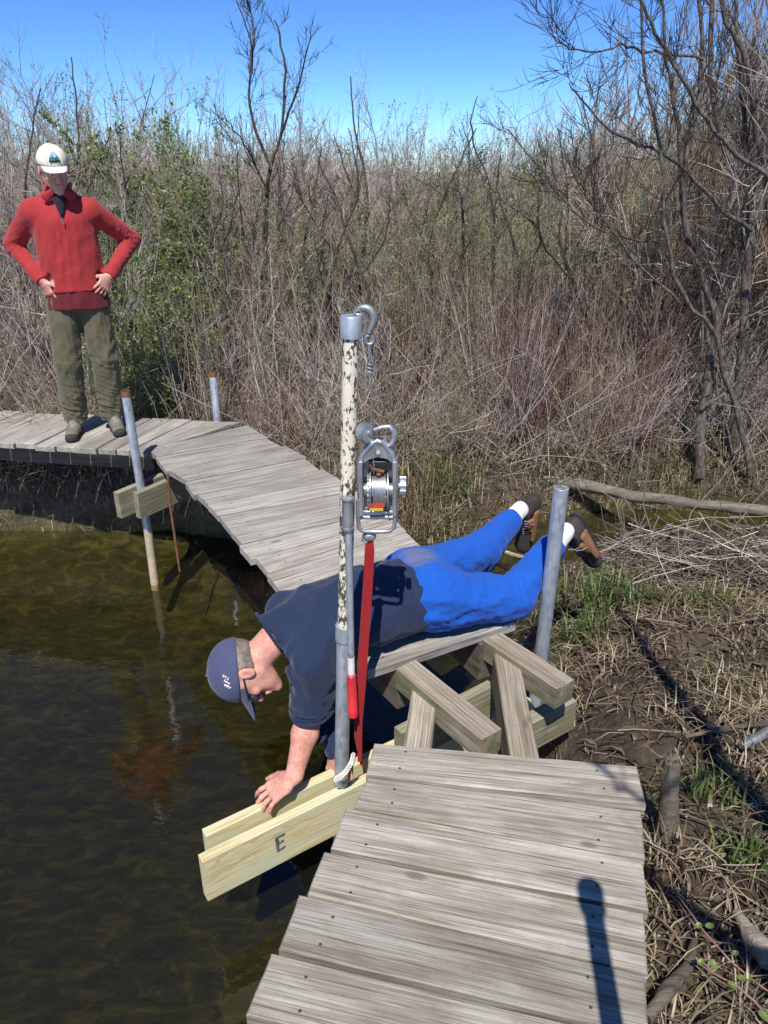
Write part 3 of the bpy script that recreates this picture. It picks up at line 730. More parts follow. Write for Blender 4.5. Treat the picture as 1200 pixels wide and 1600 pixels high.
# strap (red webbing, two runs)
def ribbon(pts, w, th, mat, name, parent=None, wd=(1, 0, 0)):
    v = []; f = []; wd = Vector(wd)
    for i, p in enumerate(pts):
        p = Vector(p); t = (Vector(pts[min(i+1, len(pts)-1)])-Vector(pts[max(i-1, 0)])).normalized()
        ww = w[i] if hasattr(w, '__len__') else w
        s = (wd-t*wd.dot(t)).normalized()*ww/2; q = t.cross(s).normalized()*th/2
        v += [p-s-q, p+s-q, p+s+q, p-s+q]
        if i: 
            b = 4*i; a = b-4
            f += [(a, a+1, b+1, b), (a+1, a+2, b+2, b+1), (a+2, a+3, b+3, b+2), (a+3, a, b, b+3)]
    f += [(3, 2, 1, 0), (len(v)-4, len(v)-3, len(v)-2, len(v)-1)]
    m = MB(); m.add(v, f); return m.build(name, mat, parent, smooth=False)
stp = thing('lifting_strap', 'red webbing strap hanging from the winch down to the new boards', 'strap', W_(572, 900))
ribbon([W_(577, 834, .0), W_(577.5, 860, -.004), W_(574, 930, -.002), W_(569.5, 1000, 0), W_(566, 1060, .0), W_(562, 1130, .0), W_(562, 1190, .015)], [.020, .030, .030, .028, .028, .018, .016], .003, M['red_strap'], 'webbing', stp)
ribbon([W_(578, 836, .02), W_(574, 900, .02), W_(567, 1000, .02), W_(560, 1080, .02), W_(557, 1150, .03), W_(566, 1195, .03)], [.020, .026, .026, .024, .016, .014], .003, M['red_strap'], 'webbing', stp, wd=(.9, .5, 0))
# coiled white cable at pole foot
co = MB(); pts = []
path = [W_(552, 1180, -.03), W_(549, 1192, -.05), W_(541, 1205, -.055), W_(533, 1213, -.055), W_(524, 1218, -.04)]
pa = np.array([list(p) for p in path]); nT = 15
for i in range(nT*8+1):
    t = i/(nT*8)*(len(path)-1); k = min(int(t), len(path)-2); fr2 = t-k; p = Vector(pa[k]*(1-fr2)+pa[k+1]*fr2); a = 2*math.pi*i/8
    pts.append(p+Vector((math.cos(a)*.006, .006*math.sin(a), .007*math.sin(a))))
co.tube(pts, .0026, 6)
o = co.build('coiled_cable', M['rope']); tag(o, 'coiled white coated cable wrapped at the foot of the pole', 'cable')

# ------------------------------------------------------------------ sculpting by distance field
class Field:
    def __init__(s, lo, hi, h, M4=None):
        s.lo = np.array(lo, float); s.h = h; s.n = np.ceil((np.array(hi, float)-s.lo)/h).astype(int)+1
        s.D = np.full(tuple(s.n), .05, np.float32); s.M = M4 if M4 is not None else Matrix.Identity(4)
        s.R3 = s.M.to_3x3()
    def pt(s, p): return np.array(s.M @ Vector(p))
    def vec(s, p): return np.array(s.R3 @ Vector(p))
    def region(s, a, b):
        i0 = np.clip(np.floor((a-s.lo)/s.h).astype(int), 0, s.n-1); i1 = np.clip(np.ceil((b-s.lo)/s.h).astype(int)+1, 1, s.n)
        sl = tuple(slice(int(p), int(q)) for p, q in zip(i0, i1))
        g = np.ogrid[sl]
        return sl, [(g[k]*s.h+s.lo[k]).astype(np.float32) for k in range(3)]
    def ecap(s, p0, p1, r0, r1, side=(1, 0, 0), k=.02, ec=None, sub=False):
        p0 = s.pt(p0); p1 = s.pt(p1); side = s.vec(side)
        r0 = (r0, r0) if not hasattr(r0, '__len__') else r0; r1 = (r1, r1) if not hasattr(r1, '__len__') else r1
        w = p1-p0; L = np.linalg.norm(w); w = w/max(L, 1e-6) if L > 1e-6 else np.array([0, 0, 1.])
        u = side-w*(side@w)
        if np.linalg.norm(u) < 1e-4: u = np.array([0.3, .9, .1])-w*(np.array([0.3, .9, .1])@w)
        u /= np.linalg.norm(u); v = np.cross(w, u)
        R = max(*r0, *r1, ec or 0)+k+s.h*3
        sl, (X, Y, Z) = s.region(np.minimum(p0, p1)-R, np.maximum(p0, p1)+R)
        if 0 in s.D[sl].shape: return
        x = X-p0[0]; y = Y-p0[1]; z = Z-p0[2]
        a = x*w[0]+y*w[1]+z*w[2]; t = np.clip(a/max(L, 1e-6), 0, 1)
        e = a-t*L; pu = x*u[0]+y*u[1]+z*u[2]; pv = x*v[0]+y*v[1]+z*v[2]
        ra = r0[0]+(r1[0]-r0[0])*t; rb = r0[1]+(r1[1]-r0[1])*t; m = np.minimum(ra, rb); c = m if ec is None else ec
        q = np.sqrt((pu/ra)**2+(pv/rb)**2+(e/c)**2); d = ((q-1)*m).astype(np.float32)
        if sub: s._smax(sl, -d, k)
        else: s._smin(sl, d, k)
    def ball(s, c, r, side=(1, 0, 0), axis=(0, 0, 1), k=.02, sub=False):
        """ellipsoid radii r=(side, other, axis)"""
        r = (r, r, r) if not hasattr(r, '__len__') else r
        c0 = s.pt(c); w = s.vec(axis); w /= np.linalg.norm(w); u = s.vec(side); u = u-w*(u@w); u /= np.linalg.norm(u); v = np.cross(w, u)
        R = max(r)+k+s.h*3; sl, (X, Y, Z) = s.region(c0-R, c0+R)
        x = X-c0[0]; y = Y-c0[1]; z = Z-c0[2]
        a = (x*u[0]+y*u[1]+z*u[2])/r[0]; b = (x*v[0]+y*v[1]+z*v[2])/r[1]; g_ = (x*w[0]+y*w[1]+z*w[2])/r[2]
        q = np.sqrt(a*a+b*b+g_*g_); d = ((q-1)*min(r)).astype(np.float32)
        if sub: s._smax(sl, -d, k)
        else: s._smin(sl, d, k)
    def _smin(s, sl, d, k):
        D = s.D[sl]; hh = np.clip(.5+.5*(D-d)/k, 0, 1); s.D[sl] = D*(1-hh)+d*hh-k*hh*(1-hh)
    def _smax(s, sl, d, k):
        D = s.D[sl]; hh = np.clip(.5-.5*(D-d)/k, 0, 1); s.D[sl] = D*(1-hh)+d*hh+k*hh*(1-hh)
    def cut(s, p, n, k=.004):
        """remove the side the normal points to"""
        p = s.pt(p); n = s.vec(n); n /= np.linalg.norm(n)
        g = np.ogrid[tuple(slice(0, int(q)) for q in s.n)]
        X, Y, Z = [(g[i]*s.h+s.lo[i]).astype(np.float32) for i in range(3)]
        d = (X-p[0])*n[0]+(Y-p[1])*n[1]+(Z-p[2])*n[2]
        s._smax((slice(None),)*3, d.astype(np.float32), k)
    def cut_ball(s, c, n, r, k=.004):
        """local plane cut limited to a ball of radius r round c"""
        c0 = s.pt(c); n = s.vec(n); n /= np.linalg.norm(n)
        sl, (X, Y, Z) = s.region(c0-r, c0+r); d = (X-c0[0])*n[0]+(Y-c0[1])*n[1]+(Z-c0[2])*n[2]
        b = r-np.sqrt((X-c0[0])**2+(Y-c0[1])**2+(Z-c0[2])**2)
        s._smax(sl, np.minimum(d, b).astype(np.float32), k)
    def mesh(s):
        D = s.D; D[0] = D[-1] = .05; D[:, 0] = D[:, -1] = .05; D[:, :, 0] = D[:, :, -1] = .05
        I = D < 0; n0, n1, n2 = D.shape
        cs = np.zeros((n0-1, n1-1, n2-1), np.int8)
        for a in (0, 1):
            for b in (0, 1):
                for c in (0, 1): cs += I[a:n0-1+a, b:n1-1+b, c:n2-1+c]
        cells = np.argwhere((cs > 0) & (cs < 8)); ids = -np.ones(cs.shape, np.int64); ids[tuple(cells.T)] = np.arange(len(cells))
        acc = np.zeros((len(cells), 3)); cnt = np.zeros(len(cells))
        cor = [(a, b, c) for a in (0, 1) for b in (0, 1) for c in (0, 1)]
        for p in cor:
            for ax in range(3):
                if p[ax]: continue
                q = list(p); q[ax] = 1
                d0 = D[tuple((cells+p).T)]; d1 = D[tuple((cells+q).T)]; m = (d0 < 0) != (d1 < 0)
                t = np.where(m, d0/np.where(m, d0-d1, 1), 0)
                pos = np.array(p, float)[None]+np.zeros((len(cells), 3)); pos[:, ax] += t
                acc[m] += pos[m]; cnt[m] += 1
        V = (cells+acc/cnt[:, None])*s.h+s.lo
        quads = []
        for ax in range(3):
            sl0 = [slice(1, -1)]*3; sl1 = [slice(1, -1)]*3; sl0[ax] = slice(0, -1); sl1[ax] = slice(1, None)
            A = I[tuple(sl0)]; B = I[tuple(sl1)]; e = np.argwhere(A != B)
            if len(e) == 0: continue
            flip = A[tuple(e.T)]
            off = np.array([1, 1, 1]); off[ax] = 0; e = e+off
            o1, o2 = [(1, 2), (2, 0), (0, 1)][ax]
            def cell(da, db):
                c = e.copy(); c[:, o1] -= da; c[:, o2] -= db; return ids[tuple(c.T)]
            Q = np.stack([cell(1, 1), cell(0, 1), cell(0, 0), cell(1, 0)], 1)
            Q[~flip] = Q[~flip][:, ::-1]; quads.append(Q)
        Fq = np.concatenate(quads); Fq = Fq[(Fq >= 0).all(1)]
        return V, Fq
def normals(V, Fq):
    a = V[Fq[:, 2]]-V[Fq[:, 0]]; b = V[Fq[:, 3]]-V[Fq[:, 1]]; n = np.cross(a, b); N = np.zeros_like(V)
    for k in range(4):
        for c in range(3): N[:, c] += np.bincount(Fq[:, k], n[:, c], len(V))
    return N/np.maximum(np.linalg.norm(N, axis=1, keepdims=True), 1e-9)
def smooth_v(V, Fq, it=2):
    for _ in range(it):
        acc = np.zeros_like(V); cnt = np.zeros(len(V))
        for k in range(4):
            for j in ((k+1) % 4, (k-1) % 4):
                for c in range(3): acc[:, c] += np.bincount(Fq[:, k], V[Fq[:, j], c], len(V))
                cnt += np.bincount(Fq[:, k], None, len(V))
        V = V*.4+.6*acc/np.maximum(cnt, 1)[:, None]
    return V
def wrinkle(V, seed, scale, direc=None, squash=3.0):
    r = np.random.default_rng(seed); q = V.copy()
    if direc is not None:
        d = np.array(direc, float); d /= np.linalg.norm(d); q = V+(squash-1)*(V@d)[:, None]*d[None]
    s = 0
    for i in range(5):
        k = r.normal(size=3)*scale*(1+.5*i); k2 = r.normal(size=3)*scale*.6; ph = r.uniform(0, 6, 2)
        s = s+(1-np.abs(np.sin(q@k+ph[0]+1.6*np.sin(q@k2+ph[1])))*1.8)/(1+.5*i)
    return s/3+.08
def sculpt(fld, name, mat, parent, wr=(), sm=2):
    V, Fq = fld.mesh(); V = smooth_v(V, Fq, sm)
    if wr:
        N = normals(V, Fq)
        for (seed, scale, direc, squash, amp, cen, rad) in wr:
            w_ = wrinkle(V, seed, scale, direc, squash)*amp
            if cen is not None:
                cp = fld.pt(cen); w_ = w_*np.exp(-((np.linalg.norm(V-cp, axis=1)/rad)**2))
            V = V+N*w_[:, None]
        V = smooth_v(V, Fq, 1)
    org = Vector(V.mean(0).tolist())
    return mk(name, V, Fq, mat, parent, smooth=True, origin=org)

def orient(up, front, loc):
    up = Vector(up).normalized(); front = Vector(front); front = (front-up*front.dot(up)).normalized(); x = up.cross(front)   # left side of the figure
    R = Matrix((x, -front, up)).transposed().to_4x4(); return Matrix.Translation(Vector(loc)) @ R
def T(Mh, p): return Mh @ Vector(p)
def add_head(f, Mh):
    """head in local axes: x = own left, -y = front, z = up"""
    iM = f.M.inverted()
    p = lambda q: iM @ (Mh @ Vector(q)); v = lambda q: (iM.to_3x3() @ (Mh.to_3x3() @ Vector(q)))
    X = v((1, 0, 0)); Z = v((0, 0, 1))
    f.ball(p((0, .012, .035)), (.077, .097, .088), X, Z, k=.02)
    f.ecap(p((0, -.03, .01)), p((0, -.042, -.062)), (.062, .058), (.046, .042), X, .03)
    f.ecap(p((-.045, .0, -.045)), p((0, -.07, -.092)), .021, .017, X, .02); f.ecap(p((.045, .0, -.045)), p((0, -.07, -.092)), .021, .017, X, .02)
    f.ball(p((0, -.080, -.097)), (.018, .014, .014), X, Z, k=.012)
    f.ecap(p((-.034, -.078, .026)), p((.034, -.078, .026)), .012, .012, Z, .012)
    f.ball(p((-.03, -.078, .004)), (.013, .008, .010), X, Z, k=.006, sub=True); f.ball(p((.03, -.078, .004)), (.013, .008, .010), X, Z, k=.006, sub=True) 
    f.ecap(p((0, -.088, .012)), p((0, -.111, -.030)), .0075, .0125, X, .009)
    f.ball(p((-.011, -.098, -.034)), .008, X, Z, k=.005); f.ball(p((.011, -.098, -.034)), .008, X, Z, k=.005)
    f.ball(p((-.04, -.065, -.022)), (.020, .016, .017), X, Z, k=.014); f.ball(p((.04, -.065, -.022)), (.020, .016, .017), X, Z, k=.014)
    f.ecap(p((-.018, -.090, -.056)), p((.018, -.090, -.056)), .0062, .0062, Z, .005); f.ecap(p((-.015, -.088, -.068)), p((.015, -.088, -.068)), .0068, .0068, Z, .005)
    for s in (-1, 1):
        f.ball(p((s*.079, .012, -.004)), (.009, .019, .031), X, Z, k=.006); f.ball(p((s*.087, .008, .0)), (.005, .010, .018), X, Z, k=.004, sub=True)
def head_bits(Mh, parent, eyes=True):
    if eyes:
        for s in (-1, 1):
            mb = MB(); mb.ball(T(Mh, (s*.03, -.073, .004)), .0105, 12, 8); e = mb.build('eye', M['eye_white'], parent)
            mb = MB(); mb.ball(T(Mh, (s*.03, -.0805, .001)), .0045, 8, 6); mb.build('iris', M['iris'], e)
def add_hand(f, Wr, d, n, s, curl=(.25, .35, .3), spread=.08, thumb=1.0, k=.006, scale=1.0):
    """Wr wrist, d towards fingers, n palm side, s thumb side (all in field-local axes)"""
    Wr = Vector(Wr); d = Vector(d).normalized(); n = Vector(n); n = (n-d*n.dot(d)).normalized(); s = Vector(s); s = (s-d*s.dot(d)-n*s.dot(n)).normalized()
    S = scale; tips = []
    f.ecap(Wr-d*.01, Wr+d*.035*S, (.026*S, .019*S), (.036*S, .016*S), s, .015)
    f.ecap(Wr+d*.035*S, Wr+d*.082*S, (.036*S, .016*S), (.040*S, .0125*S), s, .012)
    offs = (.031, .0105, -.0105, -.031); lens = (.072, .080, .074, .058); rad = (.0092, .0095, .0090, .0080)
    for i in range(4):
        b = Wr+d*(.088-.004*abs(i-1))*S+s*offs[i]*S; dd = (d+s*(offs[i]/.03)*spread).normalized(); r = rad[i]*S; L = lens[i]*S
        f.ecap(b-d*.03*S, b, r*.9, r, s, .008)
        f.ball(b-n*.004*S, r*1.12, k=.006)
        a = b; ang = 0
        for j, (fr3, cu) in enumerate(zip((.45, .30, .25), curl)):
            ang += cu*(1+.12*i); di = dd*math.cos(ang)+n*math.sin(ang); e = a+di*L*fr3; r2 = r*(.93-.06*j)
            f.ecap(a, e, r, r2, s, k); a = e; r = r2
        tips.append((a, dd*math.cos(ang)+n*math.sin(ang), s, n))
    b = Wr+d*.022*S+s*.022*S+n*.006*S; t1 = (d*.62+s*.75+n*.25*thumb).normalized(); t2 = (d*.85+s*.45+n*.25*thumb).normalized()
    f.ecap(b, b+t1*.042*S, .0145*S, .0118*S, n, .012); f.ecap(b+t1*.042*S, b+t1*.042*S+t2*.03*S, .0112*S, .0098*S, n, .005)
    f.ecap(b+t1*.042*S+t2*.03*S, b+t1*.042*S+t2*.052*S, .0098*S, .0078*S, n, .005)
    return tips
def cap_mesh(Mh, parent, mat, brim_len=.072, brim_w=.078, z0=.045, tilt=.0, scale=1.0):
    """baseball cap: crown shell and curved brim, as children"""
    out = []
    c = Field(*bounds_of(Mh, (-.13, -.15, -.02), (.13, .15, .18)), .004, Mh)
    c.ball((0, .010, z0), (.090*scale, .110*scale, .094*scale), k=.01)
    c.cut((0, 0, z0-.012), (0, -.10, -1)); c.ball((0, .010, z0-.008), (.083*scale, .103*scale, .086*scale), k=.003, sub=True)
    o = sculpt(c, 'cap_crown', M[mat], parent, sm=1); out.append(o)
    mb = MB()
    for k in range(6):
        a0 = math.pi*k/6+.26; pts = []
        for i in range(9):
            th = math.pi/2*i/8*.98+.05; r = math.cos(th)
            pts.append(T(Mh, (.0905*scale*r*math.sin(a0*2), .010+.1105*scale*r*math.cos(a0*2), z0+.0945*scale*math.sin(th))))
        mb.tube(pts, .0012, 5)
    mb.ball(T(Mh, (0, .01, z0+.095*scale)), (.007, .007, .005), 8, 5); mb.build('cap_seam', M[mat], o)
    n, m = 17, 6; v = []
    for top in (0, 1):
        for j in range(m+1):
            for i in range(n+1):
                u = -1+2*i/n; a = u*1.12; rx, ry = .087*scale, .107*scale
                bx, by = rx*math.sin(a), .010-ry*math.cos(a); t = j/m
                L = brim_len*math.sqrt(max(0, 1-(abs(u))**2.6)); x = bx*(1-.06*t); y = by-L*t
                z = z0-.006-.10*(x*x)/.007*.12*(.3+t)-t*L*(.28+tilt)+(.003 if top else 0)-.010*abs(u)**2*.5
                v.append(T(Mh, (x, y, z)))
    N = (n+1)*(m+1); f = []
    for j in range(m):
        for i in range(n):
            a = j*(n+1)+i; f.append((a, a+1, a+n+2, a+n+1)); f.append((N+a+n+1, N+a+n+2, N+a+1, N+a))
    for i in range(n): a = m*(n+1)+i; f.append((a, a+1, N+a+1, N+a))
    b = MB(); b.add(v, f); out.append(b.build('cap_brim', M[mat], parent))
    return out
def bounds_of(Mh, lo, hi):
    ps = [Mh @ Vector((x, y, z)) for x in (lo[0], hi[0]) for y in (lo[1], hi[1]) for z in (lo[2], hi[2])]
    return [min(p[i] for p in ps) for i in range(3)], [max(p[i] for p in ps) for i in range(3)]
def boot(parent, heel, toe, upv, mats, L=.28, name='boot', lace='lace', shaft=.06, wide=1.15):
    """heel/toe: sole centre points; upv: from the sole towards the ankle"""
    heel, toe, upv = Vector(heel), Vector(toe), Vector(upv).normalized(); d = (toe-heel).normalized(); L = (toe-heel).length; upv = (upv-d*upv.dot(d)).normalized(); s = d.cross(upv)
    Mb = Matrix((s*wide, d, upv*(1+(wide-1)*.6))).transposed().to_4x4(); Mb.translation = heel
    lo, hi = bounds_of(Mb, (-.07, -.05, -.03), (.07, L+.05, .17))
    f = Field(lo, hi, .004, Mb)
    f.ecap((0, .01, .045), (0, L*.42, .045), (.036, .04), (.040, .038), (1, 0, 0), .02); f.ecap((0, L*.42, .04), (.004, L-.035, .030), (.042, .036), (.040, .024), (1, 0, 0), .02)
    f.ecap((0, .035, .05), (0, .03, .05+shaft), (.036, .043), (.038, .046), (1, 0, 0), .02); f.ecap((0, .07, .085), (0, L*.55, .06), (.026, .018), (.022, .012), (1, 0, 0), .015)
    f.cut((0, 0, .014), (0, 0, -1)); f.cut((0, 0, .052+shaft), (0, .1, 1))
    o = sculpt(f, name, M[mats[0]], parent, [(3, 60, None, 1, .0015, None, 1)], sm=1)
    f = Field(lo, hi, .004, Mb)
    f.ecap((0, .01, .01), (0, L*.45, .01), (.037, .012), (.038, .012), (1, 0, 0), .01, ec=.04); f.ecap((0, L*.45, .010), (.004, L-.04, .012), (.038, .012), (.042, .012), (1, 0, 0), .01, ec=.045)
    f.ball((.002, L-.035, .028), (.040, .040, .024), k=.008)
    f.cut((0, 0, -.004), (0, 0, -1)); 
    sculpt(f, 'sole', M['rubber'], o, sm=1)
    if len(mats) > 1:
        f = Field(lo, hi, .004, Mb)
        for sx in (-1, 1):
            f.ecap((sx*.032, .05, .055), (sx*.037, L*.70, .038), (.014, .030), (.010, .018), (1, 0, 0), .008); f.ecap((sx*.020, .09, .082), (sx*.020, L*.52, .062), (.012, .014), (.012, .010), (1, 0, 0), .008)
        f.ball((0, .0, .055), (.032, .014, .03), k=.01)
        sculpt(f, 'side_panel', M[mats[1]], o, sm=1)
    mb = MB()
    for k in range(6):
        y = L*.33+k*.014; z = .100-.0072*k
        mb.tube([Mb @ Vector((-.020, y, z-.006)), Mb @ Vector((0, y+.006, z+.005)), Mb @ Vector((.020, y, z-.006))], .0022, 5)
    for sx in (-1, 1): mb.tube([Mb @ Vector((0, L*.33, .108)), Mb @ Vector((sx*.022, L*.30, .120)), Mb @ Vector((sx*.034, L*.36, .098)), Mb @ Vector((sx*.038, L*.40, .07))], .002, 5)
    mb.build('lace', M[lace], o)
    return o

# ------------------------------------------------------------------ standing man
feet = P(150, 672, 0)
A = math.radians(21)
SM = Matrix.Translation((feet.x-.01, feet.y, .0)) @ Matrix.Rotation(A, 4, 'Z') @ Matrix.Scale(1.025, 4)
man = thing('person', 'standing man in red fleece pullover, cream cap and olive trousers, hands on hips', 'person', (feet.x, feet.y, 0))
lo, hi = bounds_of(SM, (-.50, -.33, -.02), (.60, .30, 1.84))
sh = {1: ((.190, .0, 1.355), (.405, .13, 1.175), (.240, -.060, .985)), -1: ((-.140, .0, 1.355), (-.275, .13, 1.165), (-.150, -.05, .975))}
headM = SM @ orient((.0, -.30, 1), (.16, -1, -.30), (.025, -.07, 1.572))
body = Field(lo, hi, .0048, SM)
body.ecap((.01, 0, .93), (.025, 0, 1.10), (.145, .095), (.145, .10), (1, 0, 0), .03); body.ecap((.025, 0, 1.12), (.025, .015, 1.28), (.140, .095), (.150, .085), (1, 0, 0), .04)
body.ecap((-.10, .01, 1.355), (.15, .01, 1.355), .05, .05, (0, 0, 1), .05)
body.ecap((.025, .015, 1.40), (.03, -.045, 1.53), .058, .056, (1, 0, 0), .03)
for s in (-1, 1):
    a, b, c = sh[s]; body.ecap(a, b, .052, .040, (0, 1, 0), .03); body.ecap(b, c, .040, .026, (0, 1, 0), .015)
legs = {1: ((.11, 0, .88), (.135, -.035, .49), (.125, .02, .09)), -1: ((-.060, 0, .88), (-.085, -.03, .49), (-.105, .02, .09))}
for s in (-1, 1):
    a, b, c = legs[s]; body.ecap(a, b, .082, .055, (1, 0, 0), .03); body.ecap(b, c, .052, .036, (1, 0, 0), .02); body.ecap(c, (c[0]+s*.01, -.06, .04), .030, .022, (1, 0, 0), .02)
add_head(body, headM)
add_hand(body, sh[1][2], (-.42, -.22, -.50), (-.40, .75, 0), (-.8, -.3, .55), curl=(.15, .3, .3), spread=.22)
add_hand(body, sh[-1][2], (.30, -.10, -.80), (.7, .6, .2), (.2, -.95, .1), curl=(.2, .3, .3), spread=.12)
sculpt(body, 'body', M['skin'], man, sm=1)
head_bits(headM, man)
# red pullover
f = Field(lo, hi, .0055, SM)
f.ecap((.035, 0, .80), (.025, .0, 1.29), (.190, .142), (.186, .124), (1, 0, 0), .03)
f.ecap((-.112, .01, 1.36), (.162, .01, 1.36), .061, .061, (0, 0, 1), .06); f.ecap((.025, .01, 1.37), (.026, .01, 1.42), (.13, .07), (.10, .07), (1, 0, 0), .05); f.ecap((.025, .02, 1.40), (.028, .0, 1.455), (.085, .075), (.070, .066), (1, 0, 0), .03)
for s in (-1, 1):
    a, b, c = [Vector(q) for q in sh[s]]; f.ecap(a, b, .067, .058, (0, 1, 0), .04); f.ecap(b, c+(c-b)*.04, .056, .041, (0, 1, 0), .02)
    d = (c-b).normalized(); f.cut_ball(c+d*.012, d, .075)
f.cut((0, 0, .903), (0.02, 0, -1)); f.cut((.025, -.01, 1.475), (0, -.45, 1))
f.ecap((.026, -.135, 1.47), (.026, -.155, 1.33), (.034, .05), (.004, .04), (1, 0, 0), .006, sub=True)
el = [(5, 26, (.5, .2, -1), 2.5, .011, sh[s][1], .16) for s in (-1, 1)]
shirt = sculpt(f, 'pullover', M['red_fleece'], man, [(11, 15, (.25, 0, 1), .3, .012, (.02, -.1, 1.10), .26), (12, 22, None, 1, .0030, None, 1)]+el)
# collar flaps and zip
for s in (-1, 1):
    f = Field(lo, hi, .0055, SM)
    f.ecap((.026+s*.030, -.100, 1.462), (.026+s*.078, -.085, 1.425), (.020, .008), (.030, .008), (s*.45, -.1, 1), .01)
    f.ecap((.026+s*.060, -.07, 1.480), (.026+s*.075, .03, 1.495), (.022, .009), (.022, .009), (0, 0, 1), .01)
    sculpt(f, 'collar', M['red_fleece'], man, sm=1)
f = Field(lo, hi, .0055, SM); f.ecap((.026, -.085, 1.45), (.026, -.118, 1.34), (.045, .022), (.012, .012), (1, 0, 0), .02); f.ecap((.026, -.02, 1.44), (.026, -.03, 1.475), (.066, .066), (.062, .062), (1, 0, 0), .01); f.cut((0, -.03, 1.475), (0, -.6, 1)); sculpt(f, 'undershirt', M['navy_dark'], man, sm=1)
MB().tube([SM @ Vector((.026, -.142, 1.325)), SM @ Vector((.026, -.139, 1.295))], .0035, 6).build('zip_pull', M['cast'], man)
# maroon shirt tail
f = Field(lo, hi, .0055, SM); f.ecap((.035, .0, .80), (.035, 0, .93), (.194, .146), (.178, .128), (1, 0, 0), .02, ec=.02); f.cut((0, 0, .925), (0, 0, 1))
f.cut((-.0, -.12, .800), (-.05, -.2, -1)); 
sculpt(f, 'shirt_tail', M['maroon'], man, [(4, 14, (0, 0, 1), .5, .009, None, 1)])
# trousers
f = Field(lo, hi, .0055, SM)
f.ecap((.03, .005, .93), (.025, .005, .86), (.148, .100), (.160, .112), (1, 0, 0), .02)
for s in (-1, 1):
    a, b, c = [Vector(q) for q in legs[s]]; f.ecap((a.x-s*.003, .005, .83), b+Vector((0, -.005, 0)), (.102, .112), (.086, .090), (1, 0, 0), .02)
    f.ecap(b+Vector((0, -.005, 0)), c+Vector((0, .0, -.01)), (.086, .090), (.080, .088), (1, 0, 0), .015, ec=.02)
    f.cut_ball(c+Vector((0, 0, -.030)), (0, 0, -1), .13)
f.cut((0, 0, .955), (0, 0, 1))
sculpt(f, 'trousers', M['olive'], man, [(21, 20, (.3, .1, -1), .35, .010, None, 1), (22, 24, (0, 0, 1), 2.2, .014, (legs[1][2][0], 0, .16), .17), (23, 24, (0, 0, 1), 2.2, .014, (legs[-1][2][0], 0, .16), .17), (24, 20, (.3, 0, 1), 1.8, .012, (.12, -.03, .50), .15), (25, 20, (.3, 0, 1), 1.8, .012, (-.10, -.03, .50), .15)])
for s in (-1, 1):
    c = Vector(legs[s][2]); hl = SM @ Vector((c.x, c.y+.035, .0)); to = SM @ Vector((c.x+s*.035, c.y-.24, .0))
    boot(man, hl, to, (0, 0, 1), ('boot_grey',), name='shoe', lace='lace_w', shaft=.075, wide=1.22)
# cap with emblem, hair, stubble
cr, br = cap_mesh(headM, man, 'cream', tilt=.0, z0=.050, scale=.94, brim_len=.055)
def cap_pt(Mh, a, z, z0=.050, sc=.94, push=1.018):
    th = math.asin(min(1, (z)/(.094*sc))); r = math.cos(th)*push; return T(Mh, (.090*sc*r*math.sin(a), .010-.110*sc*r*math.cos(a), z0+z*push))
def patch(Mh, poly, mat, name, parent, push=1.02, mirror=None):
    mb = MB(); pts = [cap_pt(Mh, a, z, push=push) for a, z in poly]; c = sum(pts, Vector())/len(pts); mb.add([c]+pts, [(0, i+1, (i+1) % len(pts)+1) for i in range(len(pts))]); return mb.build(name, M[mat], parent, smooth=False)
patch(headM, [(-.34, .022), (.34, .022), (.34, .045), (.24, .060), (.08, .067), (-.08, .067), (-.24, .060), (-.34, .045)], 'sky_print', 'emblem_patch', cr, 1.03)
patch(headM, [(-.34, .021), (.34, .021), (.34, .036), (.2, .048), (.08, .038), (-.1, .052), (-.24, .038), (-.34, .042)], 'teal', 'emblem_hills', cr, 1.045)
patch(headM, [(-.36, .018), (.36, .018), (.36, .028), (.1, .031), (-.1, .027), (-.36, .030)], 'dgreen', 'emblem_base', cr, 1.055)
hb = bounds_of(headM, (-.12, -.14, -.15), (.12, .14, .14))
f = Field(*hb, .004, headM); f.ball((0, .03, .02), (.081, .088, .075)); f.cut((0, -.005, 0), (0, -1, .1)); f.cut((0, 0, .045), (0, 0, 1)); f.ball((0, -.04, .0), (.07, .07, .09), k=.005, sub=True)
sculpt(f, 'hair', M['hair_brown'], man, [(31, 90, (0, 0, 1), .4, .002, None, 1)], sm=1)
f = Field(*hb, .004, headM); f.ball((0, -.072, -.094), (.028, .019, .020), k=.01)
sculpt(f, 'beard', M['hair_grey'], man, [(32, 110, None, 1, .0015, None, 1)], sm=1)

# ------------------------------------------------------------------ man lying on the boards
lie = thing('person', 'man in navy shirt and bright blue trousers lying face down, reaching to new boards', 'person', (0.1, 2.45, 0))
HC, NK = Vector((.13, 2.47, .135)), Vector((-.375, 2.205, .13))
hd = (NK-HC); hd.z = 0; hd.normalize(); sd_ = Vector((-hd.y, hd.x, 0))           # own left = near side
if sd_.y > 0: sd_ = -sd_
chest = HC.lerp(NK, .72)
SHn, ELn, WRn = Vector((-.245, 2.10, .075)), Vector((-.262, 2.10, -.140)), Vector((-.318, 1.975, -.325))
SHf, ELf, WRf = Vector((-.375, 2.385, .10)), Vector((-.27, 2.30, -.14)), Vector((-.175, 2.13, -.36))
HIn, KNn, ANn = HC+hd*-.02+sd_*.09, Vector((.505, 2.50, .085)), Vector((.752, 2.80, .205))
HIf, KNf, ANf = HC+hd*-.02-sd_*.09, Vector((.41, 2.815, .11)), Vector((.622, 3.125, .165))
h2 = orient((-.96, -.22, -.08), (.02, -.34, -.94), (-.482, 2.118, .025))
lo, hi = [-.75, 1.72, -.55], [.98, 3.45, .42]
B = Field(lo, hi, .0045)
up = (0, 0, 1)
